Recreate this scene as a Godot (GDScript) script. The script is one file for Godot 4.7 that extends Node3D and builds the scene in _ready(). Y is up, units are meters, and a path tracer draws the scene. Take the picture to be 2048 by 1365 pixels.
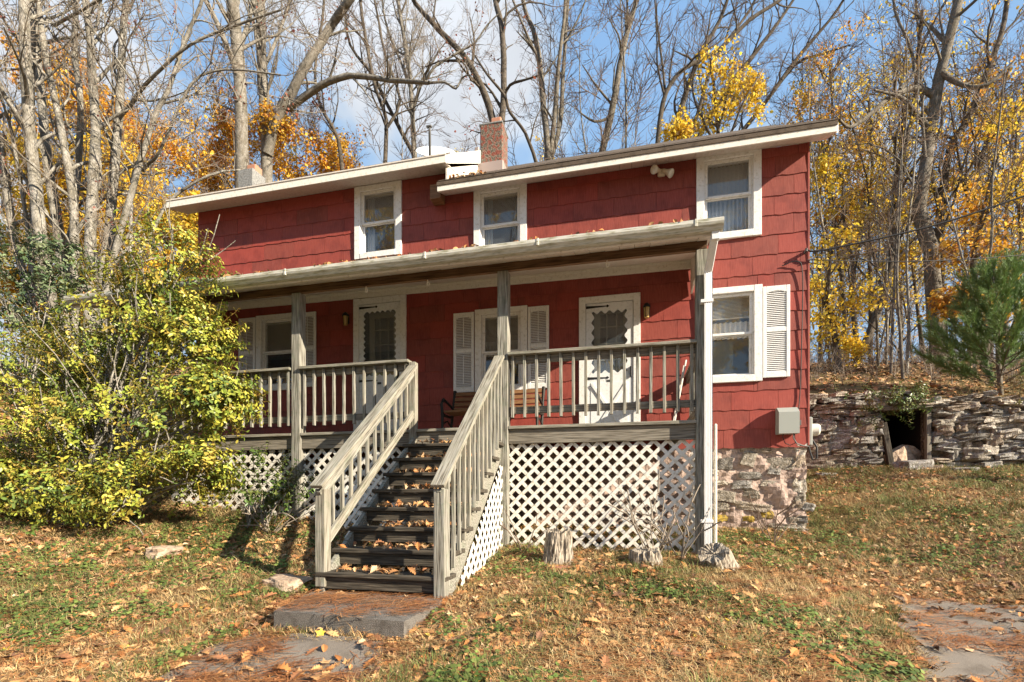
extends Node3D
# Red two-storey cottage with a covered porch on a wooded autumn hillside.

const EYE := Vector3(0, 1.0, 7.7)
const TURN := 0.236
const SUN_FROM := Vector3(2.9, 1.45, 1.0)

const STEMS := {
	"A": [[-14.35,3.47,-2.22,.17,-14.58,4.92,-2.28,.16,-14.14,7.05,-1.68,.14,-14.64,9.29,-1.79,.13,-14.46,10.72,-1.57,.12,-14.44,13.06,-1.46,.1,-14.44,15.12,-1.35,.09], [-14.1,3.47,-2.28,.14,-13.96,4.83,-2.13,.13,-14.41,7.12,-2.31,.12,-14.77,9.58,-2.22,.11,-15.61,11.98,-2.6,.1,-15.5,14.12,-2.31,.09,-15.65,16.1,-2.28,.08], [-13.98,3.59,-2.31,.13,-13.87,5.24,-2.23,.11,-13.75,7.22,-2.14,.1,-13.71,8.67,-2.04,.09,-14.01,10.32,-1.98,.08,-14.44,12.23,-1.91,.07,-14.48,13.84,-1.75,.05], [-14.01,8.23,-2.3,.09,-14.25,9.59,-2.57,.08,-14.25,11.48,-2.63,.07,-14.63,12.74,-2.77,.07,-15.01,14.73,-3.07,.06,-15.01,16.2,-3.16,.05], [-13.79,3.59,-2.35,.15,-13.43,5.47,-2.27,.14,-13.37,7.98,-2.23,.12,-13.23,9.74,-2.25,.11,-13.36,11.31,-2.28,.1,-13.04,12.25,-1.99,.08,-13.06,13.15,-1.88,.07,-13.17,14.67,-1.91,.06], [-13.66,3.59,-2.38,.14,-13.33,5.52,-2.44,.13,-13.3,7.65,-2.61,.12,-13.36,9.75,-2.83,.11,-13.26,11.78,-2.91,.1,-13.21,13.4,-2.95,.08,-13.28,14.35,-3.09,.07,-12.83,15.99,-2.85,.06], [-13.2,10.04,-2.7,.06,-12.56,11.05,-2.63,.05,-11.43,11.34,-2.31,.04,-10.23,11.69,-2.16,.03,-9.22,12.01,-2.29,.03,-7.88,12.14,-2.32,.02], [-13.48,4.75,-2.43,.08,-12.84,6.98,-2.38,.07,-12.17,8.56,-2.32,.07,-11.61,10.42,-2.44,.06,-11.14,10.98,-2.4,.05,-10.75,12.24,-2.52,.04,-10.21,12.89,-2.43,.04,-9.8,13.52,-2.31,.03], [-12.58,8.81,-2.65,.04,-12.13,9.28,-2.58,.04,-11.28,9.47,-2.32,.03,-10.24,10.75,-2.17,.03,-9.33,11.01,-2.26,.02,-7.87,10.64,-2.31,.02], [-13.16,5.53,-2.5,.06,-12.9,6.63,-2.75,.05,-12.38,7.87,-3.01,.04,-12.16,8.98,-3.39,.04,-11.01,9.58,-3.54,.03,-10.67,10.09,-4.22,.02], [-15.1,7.07,-2.04,.05,-15.15,9.71,-1.74,.04,-14.8,10.63,-1.22,.03,-15.34,12.08,-.96,.02], [-14.48,3.59,-2.19,.11,-14.96,5.52,-2.06,.1,-15.83,7.73,-2.16,.09,-15.86,9.42,-1.91,.08,-16.59,12.07,-1.98,.07,-17.22,14.34,-2.13,.05], [-15.03,12.6,-2.06,.05,-14.26,12.94,-2.04,.04,-12.63,12.73,-1.68,.03,-11.57,13.2,-1.8,.02]],
	"B": [[-15.87,12.88,-10.08,.27,-15.71,14.44,-9.96,.26,-15.53,17.09,-9.68,.24,-15.72,19.58,-9.7,.23,-15.48,20.69,-9.21,.21,-15.66,23.85,-9.15,.19], [-15.53,17.88,-9.65,.13,-15.82,19.33,-8.94,.1,-16.41,20.7,-8.58,.07,-16.59,21.53,-7.85,.05], [-15.64,19.19,-9.73,.11,-15.69,21.24,-10.39,.08,-15.67,23.69,-10.95,.05]],
	"C": [[-15.61,13.23,-11.17,.26,-15.61,15.48,-11.28,.24,-15.57,18.16,-11.07,.22,-15.63,20.24,-10.95,.21,-15.63,22.34,-10.9,.19,-15.59,26.42,-10.71,.17], [-15.5,15.85,-11.2,.22,-14.86,17.07,-10.93,.2,-13.94,18.07,-10.79,.19,-12.98,19.14,-10.68,.17,-12.13,20.42,-10.81,.16,-10.9,20.99,-10.41,.15,-9.72,22.34,-10.46,.13], [-14.22,17.53,-10.99,.15,-12.65,18.01,-10.82,.13,-11.2,18.06,-10.72,.11,-9.41,17.52,-10.68,.09,-7.62,16.82,-10.37,.07], [-7.83,16.98,-10.47,.05,-7.38,17.29,-10.28,.05,-7.01,17.68,-10.5,.04,-6.38,18.12,-10.71,.04,-5.87,18.29,-10.69,.03,-5.37,18.82,-10.66,.03,-4.87,19.15,-10.63,.02], [-7.68,16.94,-10.51,.05,-7.04,16.89,-10.57,.04,-6.58,16.5,-10.49,.04,-6.33,16.92,-10.55,.03,-5.95,16.75,-10.31,.02], [-15.69,19.55,-11.15,.08,-15.21,21.61,-11.63,.07,-14.98,23.24,-12,.05,-14.81,25.47,-12.46,.04]],
	"D1": [[-11.36,14.58,-14.25,.11,-11.49,16.74,-14.25,.1,-11.58,19.09,-14.51,.09,-11.98,20.43,-14.29,.08,-12.38,22.35,-14.19,.08,-12.46,23.85,-13.74,.07,-12.73,25.95,-13.88,.06], [-11.48,18.38,-14.22,.07,-10.87,19.95,-14.55,.07,-11.75,22.44,-14.74,.06,-12.06,24.3,-14.57,.05,-12.75,26.68,-15.09,.04]],
	"D2": [[-10.39,15.15,-15.51,.14,-10.62,18.21,-15.59,.13,-10.64,20.96,-15.29,.11,-10.94,23.21,-15.26,.1,-11.31,25.45,-15.19,.09,-11.6,27.53,-15.23,.08], [-10.71,21.09,-15.44,.08,-11.42,22.93,-15.69,.06,-12.39,25.41,-15.97,.05,-12.68,27.79,-15.97,.04]],
	"D3": [[-10.43,15.71,-16.53,.13,-10.75,17.98,-16.38,.11,-11.54,19.61,-15.94,.1,-12.3,21.15,-15.79,.09,-12.77,22.18,-15.38,.08,-13.82,23.61,-15.03,.06,-13.81,24.93,-14.56,.05]],
	"D4": [[-12.77,14.02,-12.88,.1,-12.98,16.73,-12.81,.09,-13.2,17.59,-12.68,.08,-13.99,18.94,-12.78,.07,-14.15,20.46,-12.63,.06,-13.75,22.64,-12.61,.06,-13.63,24.44,-12.62,.05]],
	"E": [[-5.14,13.11,-11.63,.16,-5.44,15.93,-11.62,.15,-5.85,17.2,-11.38,.13,-6.49,18.32,-11.2,.11,-7.47,19.46,-11.13,.1,-8.54,20.83,-11.12,.08,-8.98,21.79,-10.68,.07], [-5.14,13.11,-11.63,.15,-5.07,15.91,-11.69,.13,-5,17.71,-11.73,.12,-5.12,19.78,-11.78,.11,-5.45,21.09,-12.03,.1,-5.59,23.06,-12.15,.08], [-5.91,17.37,-11.45,.05,-6.15,17.19,-11.05,.04,-6.28,17.53,-10.71,.03,-6.62,17.6,-10.26,.03], [-5.02,16.68,-11.66,.06,-4.68,17.01,-11.42,.05,-4,16.77,-11.03,.04,-3.5,16.75,-10.94,.03]],
	"E2": [[-3.42,12.51,-11.02,.08,-3.54,13.44,-10.83,.07,-3.88,14.36,-10.47,.06,-4.38,15,-10.21,.05,-4.54,15.47,-9.96,.05,-5.09,16.1,-9.72,.04,-5.52,16.77,-9.59,.03]],
	"F": [[-3.53,13.45,-14.08,.16,-3.59,15.6,-14.01,.14,-3.79,17.79,-14,.13,-4.02,20.29,-14.06,.12,-4.27,21.36,-13.98,.1,-4.64,22.36,-14.02,.09,-4.85,23.64,-13.5,.08], [-3.56,15.41,-14.07,.11,-3.26,18.13,-13.99,.1,-3.07,19.5,-13.61,.08,-2.84,21.04,-13.49,.07,-2.74,22.55,-13.34,.05], [-3.53,15.63,-14.08,.11,-3.16,17.43,-14.56,.1,-3.07,19.85,-14.83,.09,-2.96,22,-15.01,.07,-2.83,25.15,-15.47,.06], [-3.96,19.88,-13.98,.06,-4.55,21.11,-13.63,.05,-4.94,22.04,-13.38,.04,-5.34,23.06,-13.23,.03], [-2.94,20.64,-14.22,.06,-2.43,21.14,-13.93,.04,-1.97,22.2,-14.03,.03,-1.56,22.99,-13.65,.02]],
	"G": [[-1.59,14.47,-15.57,.18,-1.36,16.87,-15.81,.16,-.92,18.55,-15.56,.15,-.59,20.37,-15.51,.13,-.24,21.93,-15.58,.12,.07,23.03,-15.63,.1,.39,24.35,-15.46,.09], [-.93,18.8,-15.73,.06,-1.56,19.23,-15.11,.04,-2.16,19.77,-14.41,.02], [-.99,18.23,-15.72,.07,-1.68,17.82,-15.24,.05,-2.26,17.64,-14.3,.03], [-.24,21.85,-15.49,.06,-.26,22.57,-15.3,.05,-.29,23.83,-14.78,.03]],
	"H": [[.73,13.11,-13.05,.1,.92,14.82,-12.84,.1,1.12,16.32,-12.79,.09,1.56,17.14,-12.71,.08,2.22,17.69,-12.91,.08,3.25,18.25,-13.14,.07,4.32,19.16,-13.16,.07,5.42,19.85,-13.35,.06,6.53,20.8,-13.61,.06], [1.02,15.69,-13.12,.06,1.22,17.1,-13.2,.05,.99,19.07,-13.13,.04,.83,20.6,-13.04,.03]],
	"H2": [[1.46,14.58,-17.33,.19,1.76,17.26,-16.8,.16,2.27,19.25,-16.8,.13,2.89,20.72,-16.23,.11,3.75,22.18,-16.32,.08,4.2,23.25,-15.93,.06], [1.69,15.06,-17.39,.14,3.07,18.1,-17.66,.13,4.16,19.72,-17.56,.11,5.23,21.11,-17.52,.09,6.56,22.9,-17.78,.07,7.35,23.97,-17.66,.05], [1.92,15.06,-17.45,.13,4.38,17.38,-17.6,.11,5.65,18.73,-17.53,.09,7.31,20.89,-17.49,.08,8.47,22.08,-17.35,.06,9.13,22.93,-17.02,.05], [2.15,16.72,-17.5,.1,2.96,19.08,-17.67,.09,3.73,21.49,-17.62,.07,5.38,24.07,-18.26,.06,5.81,25.13,-18.23,.04], [5.85,19.34,-18.39,.09,7.3,21.02,-18.19,.07,8.2,20.92,-17.74,.05,9.08,20.43,-16.87,.03]],
	"HY": [[2.83,11.63,-10.47,.07,2.8,12.99,-10.48,.06,2.7,13.98,-10.42,.05,2.57,15.06,-10.27,.04,2.52,15.89,-10.46,.03], [2.83,12.14,-10.47,.05,3.2,13.15,-10.33,.04,3.53,13.9,-10.07,.03,4.01,14.72,-10.2,.02], [2.8,12.64,-10.46,.05,2.18,13.81,-10.29,.04,1.93,14.84,-10.26,.03,2.16,15.71,-10.15,.02], [2.77,13.31,-10.45,.04,3.06,14.39,-10.39,.03,3.26,15.4,-10.25,.02]],
	"I": [[10,4.9,-12.19,.25,9.79,6.85,-11.94,.23,9.63,9.18,-11.9,.22,9.28,10.35,-11.84,.21,9.3,11.28,-11.72,.19,9.7,13.26,-12.05,.18,9.85,14.91,-11.84,.16,10.13,16.37,-11.7,.14,10.35,17.49,-11.72,.13,10.53,19.48,-11.8,.11], [9.72,14.33,-11.92,.1,9.17,14.63,-11.9,.09,8.13,13.98,-11.18,.08,7.44,13.32,-10.89,.07,6.76,12.83,-10.61,.05,6.36,12.9,-10.28,.04], [9.66,13.17,-11.9,.09,9.31,13.64,-11.89,.08,8.62,13.72,-11.17,.06,8.2,13.93,-11.03,.05,7.45,13.87,-10.57,.03], [8.52,14.34,-11.42,.06,9.09,15.14,-11.74,.05,8.79,16.04,-11.55,.04,8.62,17.46,-11.97,.04,8.47,18.69,-11.81,.03], [9.88,14.91,-11.75,.09,10.39,14.34,-11.67,.07,10.97,14.09,-11.48,.05,11.69,14.73,-11.48,.03]],
	"I2": [[10.71,5.13,-13.39,.17,10.66,7.29,-13.45,.16,10.66,9.82,-13.5,.15,10.76,11.6,-13.49,.13,11.06,13.42,-13.62,.12,11.72,14.64,-13.72,.1,12.36,16.36,-13.79,.09,12.95,18.05,-14.03,.08,13.1,19.82,-14.04,.06], [10.62,11.19,-13.37,.07,10.41,12.95,-13.56,.06,10.34,15.57,-13.9,.05,10.39,18.06,-14.24,.04,10.31,20.25,-14.35,.03], [10.66,10.3,-13.38,.06,10.91,11.32,-13.05,.04,11.12,12.58,-12.89,.03,11.5,13.48,-12.78,.02]],
	"J": [[7.92,5.17,-13.75,.16,8.31,6.44,-13.69,.14,8.99,8.27,-13.73,.13,9.28,10.06,-13.67,.12,9.39,12.29,-13.74,.11,9.46,13.43,-13.25,.09,9.88,14.98,-13.49,.08,9.99,16.58,-13.49,.07,9.96,18.22,-13.11,.05], [9.48,10.25,-14.12,.05,10.13,11.39,-13.95,.04,10.14,11.76,-13.32,.02], [9.17,8.55,-14.05,.05,8.78,10.76,-14.23,.04,8.87,13.31,-14.69,.03,8.26,15.75,-14.67,.02]],
	"K1": [[8.55,5.82,-15.96,.09,8.49,9.12,-15.87,.08,8.19,12.59,-16.09,.07,7.71,14.69,-15.64,.06,8.13,16.79,-16.08,.05,7.94,18.91,-15.8,.04]],
	"K2": [[10.02,6.04,-17.34,.1,10.12,9.58,-17.48,.09,9.98,12.36,-17.33,.07,10,15.23,-17.06,.06,9.95,18.19,-17.25,.05]],
	"K3": [[11.92,5.13,-13.68,.11,11.85,8.7,-13.69,.1,11.71,11.11,-13.49,.08,11.9,12.68,-13.51,.07,12.56,14.43,-13.88,.06,12.99,16.29,-13.86,.04], [11.84,10.65,-13.66,.06,11.19,12.66,-13.29,.04,10.92,15.04,-13.35,.02]],
	"K4": [[14.31,5.39,-16.31,.1,14.42,8.79,-16.44,.08,14.36,12.29,-16.27,.07,14.97,15.77,-16.59,.06,15.41,18.42,-16.76,.04]],
	"K5": [[11.75,4.51,-11.58,.06,11.79,6.89,-11.59,.05,11.84,9.19,-11.46,.04,11.64,11.38,-11.39,.03,11.98,13.54,-11.63,.02]],
	"K6": [[8.62,6.5,-19.06,.08,8.7,9.39,-19.19,.07,9.09,12.22,-19.2,.06,8.64,14.62,-19.13,.05,8.83,17.4,-19.05,.04]],
	"K7": [[12.83,6.73,-21.1,.1,12.9,10.71,-21.15,.09,12.56,14.38,-20.98,.07,13.05,18.09,-21.11,.06,12.75,22.44,-20.92,.04]],
}

const HILL := [[0,8,-0.0139], [-4,8,-0.0011], [4,8,-0.0208], [-9,8,-0.0084], [9,8,-0.0829], [-2,5.5,0.0891], [-2.2,4.65,-0.0333], [-1.65,4.65,-0.0424], [-1,4.7,-0.0839], [1,5,-0.0108], [3,5,-0.0019], [6,5,0.0175], [-5,5.5,-0.0009], [-8,5,0.1041], [-1.6,3.7,0.0725], [0,3.7,-0.0133], [1.2,3.2,-0.2569], [2.4,2.3,0.2161], [3.5,2,0.2184], [1.8,3.9,0.2477], [5,3,-0.0017], [3,3,-0.1688], [2.2,1.3,-0.1078], [4,1,-0.1516], [-1.55,1.72,0.0415], [0.75,1.72,-0.0369], [2.3,0.1,0.1787], [1.1,0,-0.0438], [-4.5,1.7,-0.0990], [-7.7,1.7,-0.0424], [-3.5,3.6,0.0391], [-5,3.5,0.0488], [-7,3.5,-0.0843], [-2.8,1.7,-0.0492], [3.2,-1,-0.1640], [3.2,-3.7,0.0413], [7,-3.7,0.0578], [6,-1,-0.0274], [6,0.5,0.0751], [10,-2,-0.1247], [10,2,-0.0008], [-9,0,0.1392], [-11,0.5,0.0256], [-10,-4,0.0312], [-14,-2,-0.1234], [-8.5,-7,-0.0735], [-14,3,-0.0426], [-4,-3,0.1800], [0,-3,0.1798], [-12,-10,0.0384], [-20,-4,-0.0130], [0,-8,-0.2045], [10,-3.8,0.0879]]
const HILL_PLANE := [2.5869,-0.0836,-0.2439]


var M := {}
var cache := {}
var rng := RandomNumberGenerator.new()
var grain := FastNoiseLite.new()
var names := {}


# ---------------------------------------------------------------- mesh building
class MB:
	var v := PackedVector3Array()
	var n := PackedVector3Array()
	var c := PackedColorArray()
	var uv := PackedVector2Array()
	var ix := PackedInt32Array()
	var tint := Color.WHITE
	var tinted := false

	func face(pts: Array, hint: Vector3) -> void:
		var nn: Vector3 = (pts[1] - pts[0]).cross(pts[2] - pts[0])
		if nn.length_squared() < 1e-16 and pts.size() > 3:
			nn = (pts[2] - pts[0]).cross(pts[3] - pts[0])
		if nn.dot(hint) < 0.0:
			pts = pts.duplicate()
			pts.reverse()
			nn = -nn
		nn = nn.normalized()
		var b := v.size()
		for p in pts:
			v.append(p)
			n.append(nn)
			if tinted:
				c.append(tint)
		for k in range(1, pts.size() - 1):
			ix.append(b)
			ix.append(b + k + 1)
			ix.append(b + k)

	func box(at: Vector3, size: Vector3, basis := Basis.IDENTITY) -> void:
		cbox(at, size, 0.0, basis)

	func cbox(at: Vector3, size: Vector3, bev: float, basis := Basis.IDENTITY) -> void:
		var h := size * 0.5
		var q := func(sx, sy, sz, keep) -> Vector3:
			var p := Vector3(sx * (h.x - (0.0 if keep == 0 else bev)), sy * (h.y - (0.0 if keep == 1 else bev)), sz * (h.z - (0.0 if keep == 2 else bev)))
			return at + basis * p
		var sg := [-1, 1]
		for s in sg:
			face([q.call(s, -1, -1, 0), q.call(s, 1, -1, 0), q.call(s, 1, 1, 0), q.call(s, -1, 1, 0)], basis.x * s)
			face([q.call(-1, s, -1, 1), q.call(1, s, -1, 1), q.call(1, s, 1, 1), q.call(-1, s, 1, 1)], basis.y * s)
			face([q.call(-1, -1, s, 2), q.call(1, -1, s, 2), q.call(1, 1, s, 2), q.call(-1, 1, s, 2)], basis.z * s)
		if bev <= 0.0:
			return
		for s in sg:
			for t in sg:
				face([q.call(s, t, -1, 0), q.call(s, t, 1, 0), q.call(s, t, 1, 1), q.call(s, t, -1, 1)], basis.x * s + basis.y * t)
				face([q.call(s, -1, t, 0), q.call(s, 1, t, 0), q.call(s, 1, t, 2), q.call(s, -1, t, 2)], basis.x * s + basis.z * t)
				face([q.call(-1, s, t, 1), q.call(1, s, t, 1), q.call(1, s, t, 2), q.call(-1, s, t, 2)], basis.y * s + basis.z * t)
				for w in sg:
					face([q.call(s, t, w, 0), q.call(s, t, w, 1), q.call(s, t, w, 2)], basis.x * s + basis.y * t + basis.z * w)

	# a closed outline (u, w) drawn out along an axis from a to b
	func prism(outline: Array, a: Vector3, b: Vector3, U: Vector3, W: Vector3) -> void:
		var m := Vector2.ZERO
		for p in outline:
			m += p / outline.size()
		var poly := PackedVector2Array(outline)
		var tris := Geometry2D.triangulate_polygon(poly)
		for k in outline.size():
			var p: Vector2 = outline[k]
			var q: Vector2 = outline[(k + 1) % outline.size()]
			var e: Vector2 = q - p
			var out := Vector2(e.y, -e.x)
			if Geometry2D.is_polygon_clockwise(poly):
				out = -out
			face([a + U * p.x + W * p.y, a + U * q.x + W * q.y, b + U * q.x + W * q.y, b + U * p.x + W * p.y], U * out.x + W * out.y)
		for k in range(0, tris.size(), 3):
			var x: Vector2 = poly[tris[k]]
			var y: Vector2 = poly[tris[k + 1]]
			var z: Vector2 = poly[tris[k + 2]]
			face([a + U * x.x + W * x.y, a + U * y.x + W * y.y, a + U * z.x + W * z.y], a - b)
			face([b + U * x.x + W * x.y, b + U * y.x + W * y.y, b + U * z.x + W * z.y], b - a)

	# a smooth tapered tube through points
	func tube(pts: Array, radii: Array, sides: int, cap := false) -> void:
		var base := v.size()
		var ref := Vector3(0.31, 0.17, 0.93).normalized()
		var side := Vector3.ZERO
		for k in pts.size():
			var d: Vector3 = (pts[mini(k + 1, pts.size() - 1)] - pts[maxi(k - 1, 0)]).normalized()
			if k == 0:
				side = d.cross(ref).normalized()
				if side.length_squared() < 0.5:
					side = d.cross(Vector3.RIGHT).normalized()
			else:
				side = (side - d * side.dot(d)).normalized()
			var up := d.cross(side)
			for s in sides:
				var a := TAU * s / sides
				var o := side * cos(a) + up * sin(a)
				v.append(pts[k] + o * radii[k])
				n.append(o)
				if tinted:
					c.append(tint)
		for k in pts.size() - 1:
			for s in sides:
				var i0 := base + k * sides + s
				var i1 := base + k * sides + (s + 1) % sides
				ix.append_array([i0, i0 + sides, i1, i1, i0 + sides, i1 + sides])
		if cap:
			for e in [0, pts.size() - 1]:
				var ring := []
				for s in sides:
					ring.append(v[base + e * sides + s])
				face(ring, (pts[e] - pts[1 if e == 0 else pts.size() - 2]))

	# a profile of (radius, height) turned round an axis
	func lathe(at: Vector3, axis: Vector3, profile: Array, sides: int) -> void:
		axis = axis.normalized()
		var s1 := axis.cross(Vector3(0.3, 0.5, 0.81)).normalized()
		var s2 := axis.cross(s1)
		for k in profile.size() - 1:
			var p: Vector2 = profile[k]
			var q: Vector2 = profile[k + 1]
			var b := v.size()
			var sl := Vector2(q.y - p.y, -(q.x - p.x)).normalized()
			for s in sides + 1:
				var a := TAU * s / sides
				var o := s1 * cos(a) + s2 * sin(a)
				v.append(at + o * p.x + axis * p.y)
				v.append(at + o * q.x + axis * q.y)
				var nn := (o * sl.x + axis * sl.y).normalized()
				n.append(nn)
				n.append(nn)
				if tinted:
					c.append(tint)
					c.append(tint)
			for s in sides:
				var i := b + s * 2
				ix.append_array([i, i + 1, i + 2, i + 2, i + 1, i + 3])

	# a small flat leaf given by its outline in (u, w), folded along its length
	func leaf(at: Vector3, along: Vector3, across: Vector3, outline: Array, fold: float) -> void:
		var up := across.cross(along).normalized()
		var b := v.size()
		for p in outline:
			v.append(at + along * p.y + across * p.x + up * (absf(p.x) * fold * across.length() - p.y * p.y * 0.25 * along.length()))
			n.append((up - across.normalized() * signf(p.x) * fold * 0.8).normalized())
			if tinted:
				c.append(tint)
		for k in range(1, outline.size() - 1):
			ix.append_array([b, b + k, b + k + 1])

	func mesh() -> ArrayMesh:
		var a := []
		a.resize(Mesh.ARRAY_MAX)
		a[Mesh.ARRAY_VERTEX] = v
		a[Mesh.ARRAY_NORMAL] = n
		if tinted:
			a[Mesh.ARRAY_COLOR] = c
		if uv.size() == v.size():
			a[Mesh.ARRAY_TEX_UV] = uv
		a[Mesh.ARRAY_INDEX] = ix
		var m := ArrayMesh.new()
		m.add_surface_from_arrays(Mesh.PRIMITIVE_TRIANGLES, a)
		return m


# ---------------------------------------------------------------- naming and placing
func numbered(called: String) -> String:
	var k: int = names.get(called, -1) + 1
	names[called] = k
	return called if k == 0 else "%s_%03d" % [called, k]


func describe(o: Node, label: String, category: String, group := "", kind := "") -> Node:
	o.set_meta("label", label)
	if category != "":
		o.set_meta("category", category)
	if group != "":
		o.set_meta("group", group)
	if kind != "":
		o.set_meta("kind", kind)
	return o


func thing(called: String, label: String, category: String, at: Vector3, group := "") -> Node3D:
	var o := Node3D.new()
	o.name = numbered(called)
	add_child(o)
	o.position = at
	describe(o, label, category, group)
	return o


func structure(called: String, mesh: Mesh, m: Material, at := Vector3.ZERO) -> MeshInstance3D:
	var o := MeshInstance3D.new()
	o.name = numbered(called)
	o.mesh = mesh
	o.material_override = m
	add_child(o)
	o.position = at
	o.set_meta("kind", "structure")
	return o


# a group of pieces inside a thing; at is a place in the world
func branch(parent: Node3D, called: String, at: Vector3, label := "") -> Node3D:
	var o := Node3D.new()
	o.name = called
	parent.add_child(o, true)
	o.global_position = at
	if label != "":
		o.set_meta("label", label)
	return o


# one mesh as a part; at and basis are in the world
func part(parent: Node3D, called: String, mesh: Mesh, m: Material, at := Vector3.ZERO, basis := Basis.IDENTITY) -> MeshInstance3D:
	var o := MeshInstance3D.new()
	o.name = called
	o.mesh = mesh
	o.material_override = m
	parent.add_child(o, true)
	o.global_transform = Transform3D(basis, at)
	return o


func board(size: Vector3, bev := 0.004) -> Mesh:
	var key := "b%.3f %.3f %.3f %.4f" % [size.x, size.y, size.z, bev]
	if not cache.has(key):
		var mb := MB.new()
		mb.cbox(Vector3.ZERO, size, bev)
		cache[key] = mb.mesh()
	return cache[key]


# a box part between two corners in the world
func slab(parent: Node3D, called: String, m: Material, a: Vector3, b: Vector3, bev := 0.004) -> MeshInstance3D:
	return part(parent, called, board((b - a).abs(), bev), m, (a + b) * 0.5)


# a beam part whose length (its own x) runs from a to b
func beam(parent: Node3D, called: String, m: Material, a: Vector3, b: Vector3, high: float, thick: float, bev := 0.004, up := Vector3.UP) -> MeshInstance3D:
	var x := (b - a).normalized()
	var z := x.cross(up).normalized()
	var y := z.cross(x)
	return part(parent, called, board(Vector3(a.distance_to(b), high, thick), bev), m, (a + b) * 0.5, Basis(x, y, z))


func scatter(parent: Node3D, called: String, mesh: Mesh, m: Material, spots: Array, colors: Array, stuff := true) -> MultiMeshInstance3D:
	var mm := MultiMesh.new()
	mm.transform_format = MultiMesh.TRANSFORM_3D
	mm.use_colors = colors.size() > 0
	mm.mesh = mesh
	mm.instance_count = spots.size()
	for k in spots.size():
		mm.set_instance_transform(k, spots[k])
		if colors.size() > 0:
			mm.set_instance_color(k, colors[k])
	var o := MultiMeshInstance3D.new()
	o.name = called
	o.multimesh = mm
	o.material_override = m
	parent.add_child(o, true)
	if parent != self:
		o.global_transform = Transform3D.IDENTITY
	if stuff:
		o.set_meta("kind", "stuff")
	return o


# ---------------------------------------------------------------- materials
func lin(r: float, g: float, b: float) -> Color:
	return Color(r, g, b).linear_to_srgb()


func ntex(freq: float, cols: Array, offs: Array, sd: int, octaves := 5, kind := FastNoiseLite.TYPE_SIMPLEX_SMOOTH, size := 512) -> NoiseTexture2D:
	var key := "n%s" % hash([freq, cols, offs, sd, octaves, kind, size])
	if cache.has(key):
		return cache[key]
	var f := FastNoiseLite.new()
	f.noise_type = kind
	f.frequency = freq
	f.seed = sd
	f.fractal_octaves = octaves
	f.fractal_gain = 0.55
	var g := Gradient.new()
	g.offsets = PackedFloat32Array(offs)
	var cc := PackedColorArray()
	for x in cols:
		cc.append(Color(x[0], x[1], x[2]).linear_to_srgb())
	g.colors = cc
	var t := NoiseTexture2D.new()
	t.width = size
	t.height = size
	t.seamless = true
	t.noise = f
	t.color_ramp = g
	cache[key] = t
	return t


func bump(freq: float, sd: int, octaves := 5) -> NoiseTexture2D:
	return ntex(freq, [[0, 0, 0], [1, 1, 1]], [0.0, 1.0], sd, octaves)


func mat(tex: Texture2D, scale: Vector3, rough: float, height: Texture2D = null, tall := 0.0, world := false, tint := Color.WHITE) -> StandardMaterial3D:
	var m := StandardMaterial3D.new()
	m.albedo_color = tint
	m.albedo_texture = tex
	m.roughness = rough
	m.metallic_specular = 0.4
	m.uv1_triplanar = true
	m.uv1_world_triplanar = world
	m.uv1_scale = scale
	if height != null:
		m.heightmap_enabled = true
		m.heightmap_texture = height
		m.heightmap_scale = tall
	return m


# coarse stains multiplied over a material, at another scale
func stain(m: StandardMaterial3D, tex: Texture2D, scale: Vector3, world := true) -> StandardMaterial3D:
	m.detail_enabled = true
	m.detail_albedo = tex
	m.detail_blend_mode = BaseMaterial3D.BLEND_MODE_MUL
	m.detail_uv_layer = BaseMaterial3D.DETAIL_UV_2
	m.uv2_triplanar = true
	m.uv2_world_triplanar = world
	m.uv2_scale = scale
	return m


func plain(r: float, g: float, b: float, rough: float, metal := 0.0) -> StandardMaterial3D:
	var m := StandardMaterial3D.new()
	m.albedo_color = lin(r, g, b)
	m.roughness = rough
	m.metallic = metal
	m.metallic_specular = 0.4
	return m


func foliage(r: float, g: float, b: float, rough: float, through: float) -> StandardMaterial3D:
	var m := plain(r, g, b, rough)
	m.vertex_color_use_as_albedo = true
	m.cull_mode = BaseMaterial3D.CULL_DISABLED
	if through > 0.0:
		m.backlight_enabled = true
		m.backlight = Color(through, through, through)
	return m


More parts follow.
